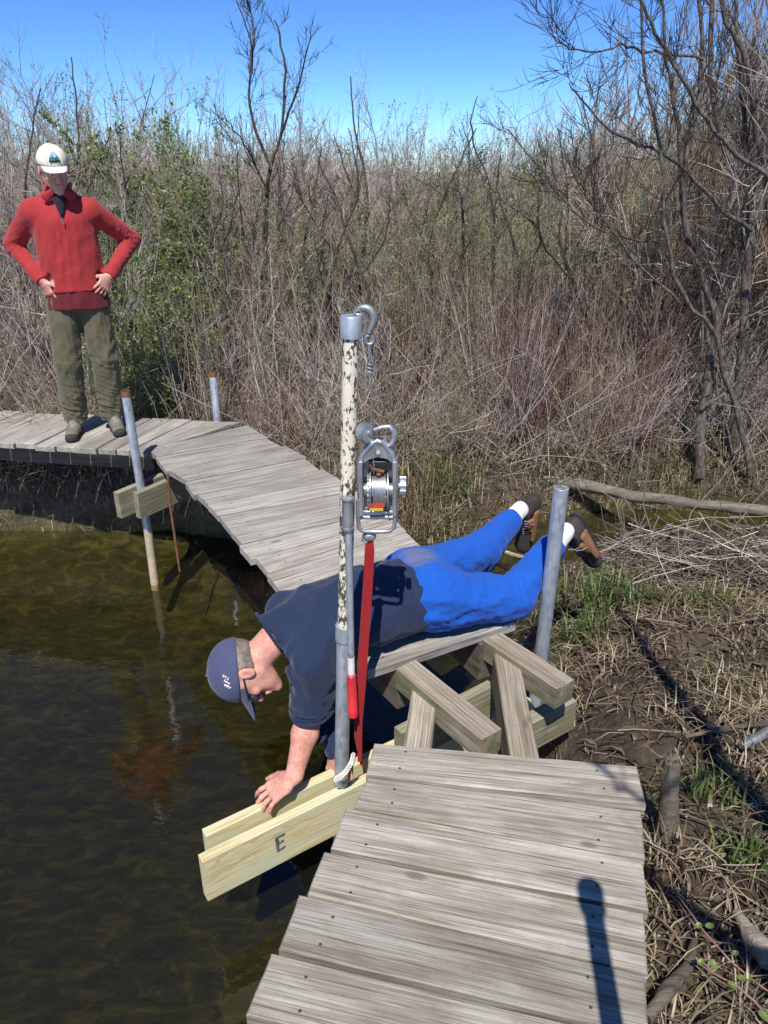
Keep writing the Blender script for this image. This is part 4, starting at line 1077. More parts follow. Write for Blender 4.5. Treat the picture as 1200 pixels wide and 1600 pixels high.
B.ecap(HC, HC.lerp(NK, .45), (.155, .10), (.145, .105), sd_, .03); B.ecap(HC.lerp(NK, .45), chest, (.135, .10), (.145, .085), sd_, .03); B.ecap(SHn.lerp(SHf, .15), SHf.lerp(SHn, .15), .052, .046, up, .04)
B.ecap(NK+hd*-.02, T(h2, (0, .035, -.04)), .060, .056, sd_, .022)
B.ecap(SHn, ELn, .052, .043, (1, 0, 0), .03); B.ecap(ELn, ELn.lerp(WRn, .35), (.045, .042), (.046, .040), (1, .3, 0), .02); B.ecap(ELn.lerp(WRn, .35), WRn, (.046, .040), (.031, .024), (1, .3, 0), .02)
B.ecap(SHf, ELf, .044, .040, (1, 0, 0), .03); B.ecap(ELf, WRf, .042, .027, (1, 0, 0), .02)
for a, b, c in ((HIn, KNn, ANn), (HIf, KNf, ANf)):
    B.ecap(a, b, .085, .056, up, .03); B.ecap(b, c, .054, .036, up, .02)
add_head(B, h2)
tips = add_hand(B, WRn, (-.66, -.26, -.40), (-.20, .05, -.95), (-.35, .9, .0), curl=(.12, .36, .35), spread=.22, scale=1.10)
add_hand(B, WRf, (-.15, -.25, -.9), (.5, .5, 0), (0, -1, 0), curl=(.4, .5, .4))
body2 = sculpt(B, 'body', M['skin_red'], lie, sm=1)
head_bits(h2, lie, eyes=True)
# fingernails of the visible hand
for (tp2, dd, s, n) in tips:
    mb = MB(); Mn = Matrix((s, dd, -n)).transposed(); mb.box(tp2-n*.0068+dd*.003, (.010, .011, .002), Mn); mb.build('fingernail', M['nail'], lie)
# navy shirt
f = Field(lo, hi, .0055)
W1 = HC.lerp(NK, .12)
f.ecap(W1-hd*.03, HC.lerp(NK, .42), (.182, .132), (.180, .136), sd_, .02, ec=.02); f.ecap(HC.lerp(NK, .42), chest, (.178, .134), (.180, .112), sd_, .03)
f.ecap(SHn.lerp(SHf, .10)+Vector((0, 0, .012)), SHf.lerp(SHn, .10)+Vector((0, 0, -.005)), .086, .074, up, .05); f.ecap(chest, NK+hd*.05, (.12, .095), (.076, .072), sd_, .04)
f.ecap(SHn, ELn+Vector((0, 0, -.06)), .086, .076, (1, 0, 0), .045); f.cut_ball(ELn+Vector((-.0, -.0, -.002)), (-.06, .05, -1), .12)
f.ecap(SHf, ELf, .068, .060, (1, 0, 0), .04); f.ecap(ELf, WRf, .062, .045, (1, 0, 0), .02, ec=.02)
f.cut_ball(NK+hd*.042+Vector((0, 0, .03)), hd+Vector((0, 0, -.45)), .165); f.cut_ball(W1-hd*.03, -hd, .24)
sculpt(f, 'shirt', M['navy'], lie, [(41, 14, tuple((hd+sd_*.7).normalized()), .3, .013, tuple(chest+sd_*.1), .35), (42, 15, None, 1, .007, None, 1), (43, 34, (0, 0, 1), 2.6, .014, tuple(ELn+Vector((0, 0, .045))), .085), (44, 26, tuple(sd_), 1.5, .016, tuple(SHn), .18), (45, 24, tuple(hd), 2.2, .012, tuple(HC.lerp(NK, .3)), .16)])
mb = MB(); c = NK+hd*.034+Vector((0, 0, .004)); mb.tube([c+(sd_*math.cos(t)*.079+Vector((0, 0, math.sin(t)*.074))+hd*(.033*math.sin(t))) for t in [2*math.pi*i/24 for i in range(24)]], .006, 6, closed=True); mb.build('neckband', M['navy'], lie)
# rolled cuff at near elbow
mb = MB()
for k in range(3):
    c = ELn+Vector((0.0, -.006, .004+.014*k)); mb.tube([c+Vector((math.cos(t)*(.070+.003*math.sin(3*t+k)), math.sin(t)*(.068+.003*math.sin(2*t+k*2)), .006*math.sin(t+k*1.7))) for t in [2*math.pi*i/28 for i in range(28)]], .0085, 8, closed=True)
mb.build('rolled_cuff', M['navy'], lie)
# blue trousers
dust_at = Vector(P(650, 876, .245))
f = Field(lo, hi, .0055)
f.ecap(HC+hd*.10, HC-hd*.03, (.165, .115), (.182, .135), sd_, .03); f.ball(HC-hd*.035+sd_*.075+Vector((0, 0, .045)), (.10, .10, .085), k=.04); f.ball(HC-hd*.035-sd_*.075+Vector((0, 0, .045)), (.10, .10, .085), k=.04)
for a, b, c in ((HIn, KNn, ANn), (HIf, KNf, ANf)):
    f.ecap(a, b, (.120, .118), (.086, .084), up, .035); e = c.lerp(b, .16); f.ecap(b, e, (.085, .083), (.062, .060), up, .02, ec=.02); f.cut_ball(e, (e-b), .09)
f.cut(HC+hd*.13, hd)
dl = dust_at
tro = sculpt(f, 'trousers', None, lie, [(51, 17, tuple((KNn-HC).normalized()), .22, .013, None, 1), (57, 26, (.75, .6, .2), .4, .011, tuple(HC-hd*.12), .3), (52, 24, (.4, .3, .3), 2.2, .012, tuple(KNn), .14), (53, 24, (.4, .3, .3), 2.2, .012, tuple(KNf), .13), (54, 26, tuple(hd), 1.7, .010, tuple(HIn-hd*.08), .15), (55, 30, (.5, .6, .3), 2, .008, tuple(ANn), .1)])
ow = Vector(tro.location)+Vector(lie.location)
M['blue'] = cloth('bright_blue_fleece', (.010, .090, .44), .5, dust=(tuple(dl-ow), .105, (.16, .15, .14)), sheen=.1)
tro.data.materials.append(M['blue'])
# socks and boots
for (b, c, tl, hl, mats) in ((KNn, ANn, PY(936, 880, 2.93), PY(903, 806, 2.90), ('boot_dark', 'boot_brown')), (KNf, ANf, PY(822, 847, 3.22), PY(838, 778, 3.24), ('boot_dark', 'boot_brown'))):
    d = (c-b).normalized(); fl = Field([min(b.x, c.x)-.1, min(b.y, c.y)-.1, 0], [c.x+.12, c.y+.15, .42], .005)
    fl.ecap(c-d*.10, c+d*.035, .043, .040, up, .01); sculpt(fl, 'sock', M['sock'], lie, [(61, 60, tuple(d), 3, .003, None, 1)], sm=1)
    tl, hl = Vector(tl), Vector(hl); ax = (tl-hl).normalized(); anc = c+d*.02
    upv = (b-c); boot(lie, hl+(-d)*-.0, hl+ax*.275, upv, mats, lace='lace', shaft=.055)
# cap on bent head
cr2, br2 = cap_mesh(h2, lie, 'cap_navy', tilt=.10, brim_len=.084, z0=.038, scale=1.03)
pm = MB()
for k in range(9):
    a0 = 1.25+.05*k; zz = .012+.006*(k % 3); pts = [cap_pt(h2, a0+.02*i, zz+.004*math.sin(i*2.1+k)+.010, .038, 1.03, 1.022) for i in range(4)]
    pm.tube(pts, .0018, 5)
pm.build('cap_stitching', M['eye_white'], cr2)
hb = bounds_of(h2, (-.12, -.14, -.15), (.12, .14, .14))
f = Field(*hb, .004, h2); f.ball((0, .022, .018), (.083, .095, .070)); f.cut((0, -.045, 0), (0, -1, .1)); f.cut((0, 0, .05), (0, 0, 1)); f.ball((0, -.05, -.02), (.12, .072, .085), k=.005, sub=True); f.ball((.085, .012, -.005), (.02, .024, .034), k=.003, sub=True)
sculpt(f, 'hair', M['hair_tan'], lie, [(33, 90, (0, 0, 1), .4, .003, None, 1)], sm=1)
gl = MB()
gl.tube([T(h2, (.078, .012, .012)), T(h2, (.080, -.03, .010)), T(h2, (.072, -.085, .008))], .003, 6); gl.tube([T(h2, (-.078, .012, .012)), T(h2, (-.080, -.03, .010)), T(h2, (-.072, -.085, .008))], .003, 6); gl.tube([T(h2, (.072, -.085, .012)), T(h2, (.03, -.101, .014)), T(h2, (-.03, -.101, .014)), T(h2, (-.072, -.085, .012))], .0028, 6)
go = gl.build('glasses', M['black_plastic'], lie)
for s in (-1, 1):
    mb = MB(); mb.ball(T(h2, (s*.038, -.094, -.004)), (.020, .006, .016), 12, 8); mb.build('lens', M['lens'], go)

# ------------------------------------------------------------------ vegetation
class Tubes:
    """thin tapering tubes gathered in numpy arrays"""
    def __init__(s, sides=3): s.V = []; s.F = []; s.n = 0; s.k = sides
    def add(s, pts, rad):
        pts = np.asarray(pts, float); m = len(pts); k = s.k
        rad = np.broadcast_to(np.asarray(rad, float), (m,))
        d = pts[-1]-pts[0]; L = np.linalg.norm(d); d = d/max(L, 1e-9)
        a = np.array([1., 0, 0]) if abs(d[0]) < .7 else np.array([0, 1., 0]); u = a-d*(a@d); u /= np.linalg.norm(u); v = np.cross(d, u)
        an = np.arange(k)*2*np.pi/k; ring = np.cos(an)[:, None]*u+np.sin(an)[:, None]*v
        s.V.append((pts[:, None]+ring[None]*rad[:, None, None]).reshape(-1, 3))
        i = np.arange(m-1)[:, None]*k; j = np.arange(k)[None]; j2 = (j+1) % k
        s.F.append((np.stack([i+j, i+j2, i+k+j2, i+k+j], -1).reshape(-1, 4))+s.n); s.n += m*k
    def data(s): return np.concatenate(s.V), np.concatenate(s.F)
def grow(r, p, d, L, n, wob, up=.0):
    pts = [np.array(p, float)]; d = np.array(d, float); st_ = L/n
    for i in range(n):
        d = d+r.normal(size=3)*wob+np.array([0, 0, up]); d /= np.linalg.norm(d); pts.append(pts[-1]+d*st_)
    return np.array(pts)
def sub_branches(T_, r, path, L, rad, level, nch, spread=.7, up=.12, minr=.0012, leafs=None, tmin=.2, wob=.16):
    m = len(path)
    for c in range(nch):
        t = tmin+(1-tmin)*r.random(); x = t*(m-1); i = min(int(x), m-2); p = path[i]+(path[i+1]-path[i])*(x-i)
        d0 = path[i+1]-path[i]; d0 = d0/np.linalg.norm(d0); d = d0+r.normal(size=3)*spread; d[2] += .15; d /= np.linalg.norm(d)
        l = L*(.45+.7*r.random())*(1.05-.55*t); n = 4 if level > 0 else 3
        q = grow(r, p, d, l, n, wob, up); r0 = max(minr, rad*(1-.6*t)*.55)
        T_.add(q, np.linspace(r0, max(minr*.6, r0*.35), len(q)))
        if leafs is not None and level == 0:
            for _ in range(leafs[1]):
                y = r.random()*(len(q)-1); k = min(int(y), len(q)-2); leafs[0].append(q[k]+(q[k+1]-q[k])*(y-k)+r.normal(size=3)*.008)
        if level > 0: sub_branches(T_, r, q, L*.42, r0, level-1, max(2, int(nch*.62)), spread, up, minr, leafs, .15, wob)
def leaves_mesh(pts, size, r, jit=.5):
    pts = np.array(pts); n = len(pts); a = r.normal(size=(n, 3)); a /= np.linalg.norm(a, axis=1)[:, None]; b = r.normal(size=(n, 3)); b -= a*(a*b).sum(1)[:, None]; b /= np.linalg.norm(b, axis=1)[:, None]
    s = size*(1-jit/2+jit*r.random(n))[:, None]
    V = np.stack([pts-a*s, pts+b*s*.45, pts+a*s, pts-b*s*.45], 1).reshape(-1, 3); return V, np.arange(4*n).reshape(n, 4)
def shrub_mesh(seed, H, nst, spread, rad, nch=9, lev=1, wob=.07, leafn=0, leafsize=.012, minr=.0013, sp=.55, upb=.06, subL=.33):
    r = np.random.default_rng(seed); T_ = Tubes(3); leafs = [[], leafn] if leafn else None
    for k in range(nst):
        a = r.random()*6.28; rr = r.random()**.5*spread*.35; base = (math.cos(a)*rr, math.sin(a)*rr, -.12)
        ln = spread*(.25+.75*r.random()); d = (math.cos(a)*ln, math.sin(a)*ln, 1.0); h = H*(.55+.5*r.random())
        path = grow(r, base, d, h, 9, wob, upb); r0 = rad*(.6+.7*r.random())
        T_.add(path, np.linspace(r0, max(minr, r0*.22), len(path)))
        sub_branches(T_, r, path, H*subL, r0, lev, nch, sp, .05, minr, leafs, .12, .14)
    return T_.data(), leafs
def newmesh(name, data, mat):
    me = bpy.data.meshes.new(name); fast_mesh(me, data[0], data[1]); me.materials.append(mat); return me

KINDS_ = {}
def kind(name, seeds, mats, leaf=None, **kw):
    L = []
    for i, s in enumerate(seeds):
        d, lf = shrub_mesh(s, leafn=(leaf[1] if leaf else 0), **kw)
        me = newmesh(name, d, M[mats[i % len(mats)]]); lm_ = None
        if leaf: r = np.random.default_rng(s+5); lm_ = newmesh('foliage', leaves_mesh(lf[0], leaf[2], r), M[leaf[0]])
        L.append((me, lm_))
    KINDS_[name] = L
kind('bare_shrub', (1, 2, 3, 4, 5), ('tw_grey', 'tw_pink', 'tw_grey', 'tw_pink', 'tw_grey'), H=2.1, nst=10, spread=.85, rad=.0135, nch=12, lev=1, subL=.34, wob=.11, sp=.7)
kind('red_stemmed_shrub', (11, 12, 13), ('tw_red', 'tw_pink', 'tw_red'), H=1.45, nst=34, spread=.38, rad=.006, nch=6, lev=0, wob=.05, subL=.28)
kind('tan_reed_clump', (21, 22, 23), ('tw_tan', 'tw_tan', 'tw_pink'), H=1.2, nst=60, spread=.35, rad=.0035, nch=2, lev=0, wob=.06, subL=.2)
kind('budding_shrub', (31, 32, 33), ('tw_olive', 'tw_grey', 'tw_olive'), leaf=('leaf_olive', 4, .011), H=2.2, nst=12, spread=.5, rad=.010, nch=10, lev=1, subL=.30)
kind('leafy_shrub', (41, 42), ('tw_olive', 'tw_grey'), leaf=('leaf', 7, .015), H=1.6, nst=14, spread=.45, rad=.007, nch=10, lev=1, subL=.28)
kind('dark_sapling', (51, 52, 53), ('tw_dark', 'tw_dark', 'tw_dark'), H=3.0, nst=4, spread=.55, rad=.018, nch=13, lev=1, subL=.26, sp=.6, wob=.15, minr=.0018)
kind('tangled_bush', (61, 62, 63), ('tw_grey', 'tw_pink', 'tw_tan'), H=1.0, nst=26, spread=1.1, rad=.005, nch=9, lev=1, wob=.22, subL=.42, upb=-.02, sp=.9)
kind('tall_tan_shrub', (81, 82), ('tw_orange',), H=2.6, nst=16, spread=.35, rad=.012, nch=12, lev=1, subL=.32, sp=.4, upb=.10)
LAB = {'tall_tan_shrub': ('', 'shrub', 'tall tan shrubs behind the big tree'), 'bare_shrub': ('bare shrub with fine grey twigs in the thicket behind the boardwalk', 'shrub', 'bare grey shrubs of the thicket'),
       'red_stemmed_shrub': ('low shrub of many upright reddish stems in the thicket', 'shrub', 'reddish stemmed shrubs of the thicket'),
       'tan_reed_clump': ('clump of straight dry tan stems standing among the shrubs', 'reeds', 'dry stem clumps'),
       'budding_shrub': ('shrub with olive green spring buds in the thicket', 'shrub', 'budding shrubs of the thicket'),
       'leafy_shrub': ('small shrub with fresh bright green leaves near the boardwalk', 'shrub', 'leafy green shrubs'),
       'dark_sapling': ('slender dark bare sapling rising out of the thicket', 'tree', 'dark saplings in the thicket'),
       'tangled_bush': ('low tangled bush of arching dead twigs at the bank', 'bush', 'tangled dead bushes')}
counts = {}
ZONES = [(-60, "beyond the standing man's left"), (60, 'left of the standing man'), (150, 'behind the standing man'), (235, "by the standing man's bent arm"), (330, 'above the left post'), (400, 'above the short post'), (480, 'under the tallest tree'), (545, 'left of the pole top'), (615, 'right of the hook'), (690, 'right of the cable'), (770, 'above the blue trousers'), (850, 'above the far boot'), (930, 'above the thick post'), (1010, 'left of the big tree'), (1090, "behind the big tree's base"), (1500, 'right of the big tree')]
LOOK = {'tall_tan_shrub': 'tall shrub of tan twigs', 'bare_shrub': 'bare grey shrub', 'red_stemmed_shrub': 'shrub of reddish stems', 'tan_reed_clump': 'clump of dry stems', 'budding_shrub': 'shrub with olive buds', 'leafy_shrub': 'bright green leafy shrub', 'dark_sapling': 'slender dark sapling', 'tangled_bush': 'tangled dead bush'}
def auto_label(k, x, y, s):
    px = 600+x/(y*ct+1.2*st)*FPX; zn = next(z for a, z in ZONES if px < a or a == 1500)
    row = "at the thicket's front" if y < 5.85 else 'in the near thicket' if y < 6.9 else 'in mid thicket' if y < 8.7 else "at the thicket's back"
    return LOOK[k]+' '+row+', '+zn
def place(kname, x, y, s=1.0, label=None, sz=None, vi=None, zoff=0):
    L = KINDS_[kname]; me, lm_ = L[vi if vi is not None else rnd.randrange(len(L))]
    lab, cat, grp = LAB[kname]; z = max(hz(x, y), WATER_Z-.05)+zoff
    o = bpy.data.objects.new(kname, None if lm_ else me); COL.objects.link(o)
    tag(o, label or auto_label(kname, x, y, s), cat, grp); o.location = (x, y, z); o.rotation_euler = (0, 0, rnd.uniform(0, 6.28)); o.scale = (s, s, s*(sz or rnd.uniform(.85, 1.15)))
    if lm_:
        for nm, m_ in (('stems', me), ('foliage', lm_)):
            c = bpy.data.objects.new(nm, m_); COL.objects.link(c); c.parent = o
    counts[kname] = counts.get(kname, 0)+1
    return o
def fx(x, Y): return (x-600)/FPX*(Y*ct+1.4*st)          # image column to X near the horizon
# rows of thicket, front to back
def keep_clear(x, y):
    if pond_dist(np.array([x]), np.array([y]))[0] > -.12: return True
    if y < 5.45 and x < -.8: return True
    return False
SKY_X = [-200, 0, 60, 120, 200, 300, 350, 430, 500, 560, 650, 720, 800, 860, 930, 1000, 1100, 1200, 1400]
SKY_Y = [170, 165, 120, 120, 150, 150, 190, 190, 185, 150, 205, 230, 175, 190, 160, 110, 80, 60, 60]
def skyline(px): return float(np.interp(px, SKY_X, SKY_Y))
def PITCH_EL(y): return -PITCH-math.atan((y-800)/FPX)
rows = [(5.55, 15, .62), (6.0, 17, .72), (6.6, 19, .86), (7.3, 21, .95), (8.0, 22, 1.0), (8.9, 25, 1.08), (10.0, 26, 1.12), (11.6, 26, 1.2)]
for Y0, n, s in rows:
    half = .62*Y0+.4
    for i in range(n):
        x = -half+2*half*(i+rnd.uniform(0.05, .95))/n; y = Y0+rnd.uniform(-.28, .35)
        if keep_clear(x, y): continue
        px = 600+x/(y*ct+1.2*st)*FPX; u = rnd.random()
        if px > 1015 and y < 6.05: continue
        if Y0 < 6.3:
            k = 'red_stemmed_shrub' if u < .26 else 'tan_reed_clump' if u < .5 else 'tangled_bush' if u < .66 else 'bare_shrub' if u < .9 else 'budding_shrub'
        else:
            k = 'bare_shrub' if u < .46 else 'budding_shrub' if u < .72 else 'red_stemmed_shrub' if u < .78 else 'tangled_bush' if u < .84 else 'dark_sapling'
        if 150 < px < 360 and u > .38: k = 'budding_shrub' if Y0 > 7.0 else 'leafy_shrub'
        if 640 < px < 1000 and Y0 < 7 and u < .5: k = 'red_stemmed_shrub' if u < .25 else 'tan_reed_clump'
        zt_ = 1.62+y*math.tan(PITCH_EL(skyline(px)))
        H0 = {'bare_shrub': 2.15, 'budding_shrub': 2.2, 'leafy_shrub': 1.6, 'dark_sapling': 3.0, 'red_stemmed_shrub': 1.45, 'tan_reed_clump': 1.2, 'tangled_bush': 1.2}[k]
        fr_k = {'leafy_shrub': .74, 'red_stemmed_shrub': .78, 'tan_reed_clump': .68, 'tangled_bush': .45, 'dark_sapling': .98}.get(k, 1.0)
        ss = (zt_+.15)/H0*fr_k*(rnd.uniform(.78, 1.15) if Y0 < 8.5 else rnd.uniform(.92, 1.22))*(.70 if Y0 < 5.8 else .84 if Y0 < 6.3 else 1.0)
        place(k, x, y, ss)
# dense knots
for (px, Y, k, s) in ((60, 5.75, 'tangled_bush', 1.0), (20, 5.6, 'tangled_bush', .9), (110, 5.85, 'tangled_bush', .9), (10, 6.1, 'tangled_bush', 1.2), (250, 5.7, 'leafy_shrub', .80), (215, 5.95, 'leafy_shrub', .95), (290, 6.0, 'leafy_shrub', .9), (255, 6.3, 'leafy_shrub', 1.1), (170, 6.0, 'leafy_shrub', .7), (320, 5.75, 'leafy_shrub', .45), (200, 6.8, 'leafy_shrub', 1.3), (260, 7.0, 'leafy_shrub', 1.4), (310, 6.9, 'leafy_shrub', 1.2), (150, 7.2, 'leafy_shrub', 1.1), (235, 7.6, 'leafy_shrub', 1.35),
                      (800, 5.75, 'red_stemmed_shrub', 1.0), (830, 5.85, 'red_stemmed_shrub', .9), (780, 5.9, 'red_stemmed_shrub', 1.0), (640, 5.6, 'tangled_bush', .6), (720, 5.6, 'tangled_bush', .6), (930, 5.9, 'tangled_bush', .9), (1000, 6.0, 'tangled_bush', .8), (1150, 6.4, 'tangled_bush', .9), (470, 5.5, 'tangled_bush', .6), (400, 5.45, 'red_stemmed_shrub', .5), (440, 5.6, 'red_stemmed_shrub', .7), (950, 5.7, 'tan_reed_clump', .9), (560, 5.5, 'tan_reed_clump', .7), (900, 6.3, 'tan_reed_clump', 1.2), (1000, 6.4, 'tan_reed_clump', 1.2), (1080, 6.7, 'tan_reed_clump', 1.2)):
    place(k, fx(px, Y), Y, s)
for (px, Y, s) in ((1010, 6.6, 1.15), (1060, 7.2, 1.35), (1120, 6.8, 1.4), (1170, 7.4, 1.55), (1215, 6.6, 1.4), (960, 7.5, 1.1)):
    place('tall_tan_shrub', fx(px, Y), Y, s)
by_label = {}
for o in COL.objects:
    if o.get('label') and o.name.split('.')[0] in LOOK: by_label.setdefault(o['label'], []).append(o)
for lb, L in by_label.items():
    if len(L) < 2: continue
    L.sort(key=lambda q: q.location.x/q.location.y)
    orn = ['second', 'third', 'fourth', 'fifth', 'sixth', 'seventh', 'eighth', 'ninth', 'tenth']
    names = ['leftmost']+[w_+'-from-left' for w_ in orn[:len(L)-2]]+['rightmost']
    for k_, q in enumerate(L):
        if names: q['label'] = names[k_]+' '+lb
# far thicket: one mass
def far_thicket():
    r = np.random.default_rng(99); T_ = Tubes(3)
    for i in range(4300):
        y = 11+27*r.random()**1.25; x = (r.random()*2-1)*(y*.64+1); h = (1.55+.95*r.random()**2+1.3*fbm(np.array([x]), np.array([y]), .22, 2, 4)[0])*(1+.008*y)
        z0 = .05; lean = r.normal(size=2)*.22
        p = grow(r, (x, y, z0), (lean[0], lean[1], 1), h, 5, .12, .03); r0 = .007+.010*r.random()
        T_.add(p, np.linspace(r0, .003, 6))
        for _ in range(7):
            t = .3+.65*r.random(); k = min(int(t*5), 4); d = r.normal(size=3)*.6+np.array([0, 0, .7]); d /= np.linalg.norm(d); q = grow(r, p[k], d, h*.26*r.random()+.15, 3, .18, .05); T_.add(q, [.0055, .0045, .0035, .0025])
    return T_.data()
o = mk('far_thicket', *far_thicket(), M['tw_grey']); tag(o, 'mass of bare shrubs filling the marsh far behind', 'thicket', kind='stuff')
def undergrowth(n, y0, y1, hmax, seed, mat, name, label, rmul=1.0, xl=-5.5, xr=5.0):
    """dense upright thin stems in the foot of the thicket"""
    r = np.random.default_rng(seed); T_ = Tubes(3)
    y = y0+(y1-y0)*r.random(n)**1.3; x = (r.random(n)*2-1)*(y*.62+.4); z = height(x, y); ok = pond_dist(x, y) < -.1
    dens = fbm(x, y, 1.6, 3, seed) > -.12
    for i in np.nonzero(ok & dens)[0]:
        h = hmax*(.35+.65*r.random()); d = r.normal(size=3)*np.array([.5, .5, 0])+np.array([0, 0, 1]); p = grow(r, (x[i], y[i], z[i]-.05), d, h, 4, .13, -.02); rr = (.0022+.0026*r.random())*rmul
        T_.add(p, np.linspace(rr, rr*.45, 5))
        if r.random() < .6:
            q = grow(r, p[2], d+r.normal(size=3)*.6, h*.4, 2, .2, .0); T_.add(q, [rr*.6, rr*.5, rr*.4])
    o = mk(name, *T_.data(), mat); tag(o, label, 'undergrowth', kind='stuff'); return o
undergrowth(2400, 5.35, 9.5, 1.5, 301, M['tw_grey'], 'dead_stems', 'dense grey dead stems standing in the thicket')
undergrowth(1900, 5.35, 9.0, 1.15, 302, M['tw_pink'], 'dead_stems', 'dense pinkish brown stems standing in the thicket')
undergrowth(1700, 5.3, 8.5, .85, 303, M['tw_tan'], 'dead_stems', 'pale dry weed stems along the far bank')

# --- trees traced stem by stem, at their own distances
def tree(name, label, cat, group, stems, Y, mat, nch, L, rads, seed, dy=.35, twigmat=None, lev=1, minr=.0018):
    r = np.random.default_rng(seed); roots = stems[0][0][0]; b = PY(roots[0], roots[1], Y)
    t = thing(name, label, cat, (b.x, Y, b.z), group); TT = Tubes(8); TW = Tubes(3)
    for (pts, y0, y1), (ra, rb) in zip(stems, rads):
        m = len(pts); ks = np.linspace(0, m-1, m*4)
        W3 = [PY(px, py, y0+(y1-y0)*i/(m-1)) for i, (px, py) in enumerate(pts)]; A3 = np.array([list(q_) for q_ in W3])
        P3 = []
        for k in ks:
            i = min(int(k), m-2); f_ = k-i; p0 = A3[max(i-1, 0)]; p1 = A3[i]; p2 = A3[i+1]; p3 = A3[min(i+2, m-1)]
            P3.append(.5*((2*p1)+(-p0+p2)*f_+(2*p0-5*p1+4*p2-p3)*f_**2+(-p0+3*p1-3*p2+p3)*f_**3))
        P3 = np.array(P3)+r.normal(size=(len(ks), 3))*.006
        TT.add(P3, np.linspace(ra, rb, len(P3)))
        sub_branches(TW, r, P3[::2], L, (ra+rb)/2*.5, lev, nch, .6, .10, minr, None, .18, .14)
    mk('trunk', *TT.data(), M[mat], t, smooth=True, origin=t.location); mk('crown', *TW.data(), M[twigmat or mat], t, origin=t.location)
    return t
st_r = [([(1092, 745), (1096, 660), (1108, 575), (1120, 500), (1092, 420), (1070, 340), (1070, 250), (1085, 190), (1097, 100), (1090, -30)], 5.0, 5.3),
        ([(1150, 745), (1150, 650), (1162, 540), (1165, 450), (1176, 350), (1165, 300), (1137, 240), (1120, 190), (1110, 100), (1115, -30)], 5.15, 5.4),
        ([(1172, 740), (1150, 640), (1130, 575), (1115, 515), (1080, 480), (1050, 415), (1035, 325), (1035, 250), (1010, 120), (1000, -20)], 4.95, 4.9),
        ([(1240, 330), (1200, 280), (1140, 230), (1090, 165), (1050, 95), (1015, 30), (985, -30)], 4.8, 4.6),
        ([(1176, 360), (1130, 330), (1075, 270), (1025, 235), (970, 215), (920, 170), (890, 130)], 5.2, 4.8),
        ([(1150, 745), (1110, 560), (1080, 390), (995, 375), (920, 350), (880, 310), (840, 260), (790, 200)], 5.1, 5.2),
        ([(1100, 90), (1015, 82), (970, 72), (920, 82), (880, 70), (860, 45), (858, -10)], 5.2, 4.7),
        ([(1215, 420), (1195, 270), (1165, 90), (1135, 30), (1130, -30)], 5.2, 5.3),
        ([(1172, 360), (1165, 225), (1155, 100), (1145, -30)], 5.3, 5.4),
        ([(1095, 640), (1150, 600), (1195, 560), (1240, 530)], 5.0, 4.9),
        ([(1060, 470), (985, 400), (950, 350), (905, 290), (880, 240)], 4.95, 4.7),
        ([(1070, 330), (1060, 200), (1042, 100), (1035, -20)], 5.1, 5.0),
        ([(1176, 350), (1215, 250), (1230, 100)], 5.2, 5.1)]
st_r = [(p_, a_+.5, b_+.5) for p_, a_, b_ in st_r]
rd = [(.042, .012), (.044, .015), (.023, .009), (.018, .008), (.018, .004), (.016, .004), (.010, .002), (.026, .014), (.022, .010), (.016, .006), (.010, .003), (.018, .008), (.02, .01)]
tree('bare_willow_tree', 'large bare multi-stemmed tree on the bank at the right edge', 'tree', None, st_r, 5.5, 'tree_bark', 17, .66, rd, 71, twigmat='tw_dark', minr=.0022)
st_c = [([(418, 560), (415, 440), (415, 350), (422, 260), (440, 210), (445, 100), (430, 30)], 7.3, 7.4), ([(422, 262), (390, 165), (392, 75), (370, 0)], 7.3, 7.2), ([(440, 210), (468, 130), (485, 55)], 7.35, 7.5), ([(420, 300), (385, 230), (350, 180)], 7.3, 7.0), ([(392, 120), (396, 50), (388, 0)], 7.25, 7.3)]
tree('bare_tree', 'tall dark bare tree standing highest above the thicket left of the pole', 'tree', None, st_c, 7.3, 'tw_dark', 15, .42, [(.026, .007), (.015, .004), (.012, .004), (.01, .003), (.009, .003)], 72, minr=.0020)
st_m = [([(680, 600), (700, 490), (722, 400), (722, 330), (718, 300), (690, 292), (650, 300)], 6.4, 6.3), ([(722, 330), (735, 250), (720, 190)], 6.3, 6.5)]
tree('bare_tree', 'crooked dark bare tree with arched top right of the pole hook', 'tree', None, st_m, 6.4, 'tw_dark', 12, .35, [(.018, .006), (.010, .003)], 73, minr=.0018)
st_n = [([(772, 560), (770, 450), (772, 350), (760, 280), (735, 200), (745, 150)], 6.8, 6.9)]
tree('bare_tree', 'thin straight dark bare tree above the reddish stems', 'tree', None, st_n, 6.8, 'tw_dark', 14, .38, [(.016, .004)], 74, minr=.0018)
st_o = [([(520, 560), (516, 460), (530, 380), (560, 300), (545, 200)], 6.9, 7.0), ([(516, 460), (490, 330), (470, 260)], 6.9, 7.1)]
tree('bare_tree', 'forked grey bare tree directly behind the painted pole', 'tree', None, st_o, 6.9, 'tw_dark', 13, .36, [(.016, .004), (.01, .003)], 75, minr=.0018)
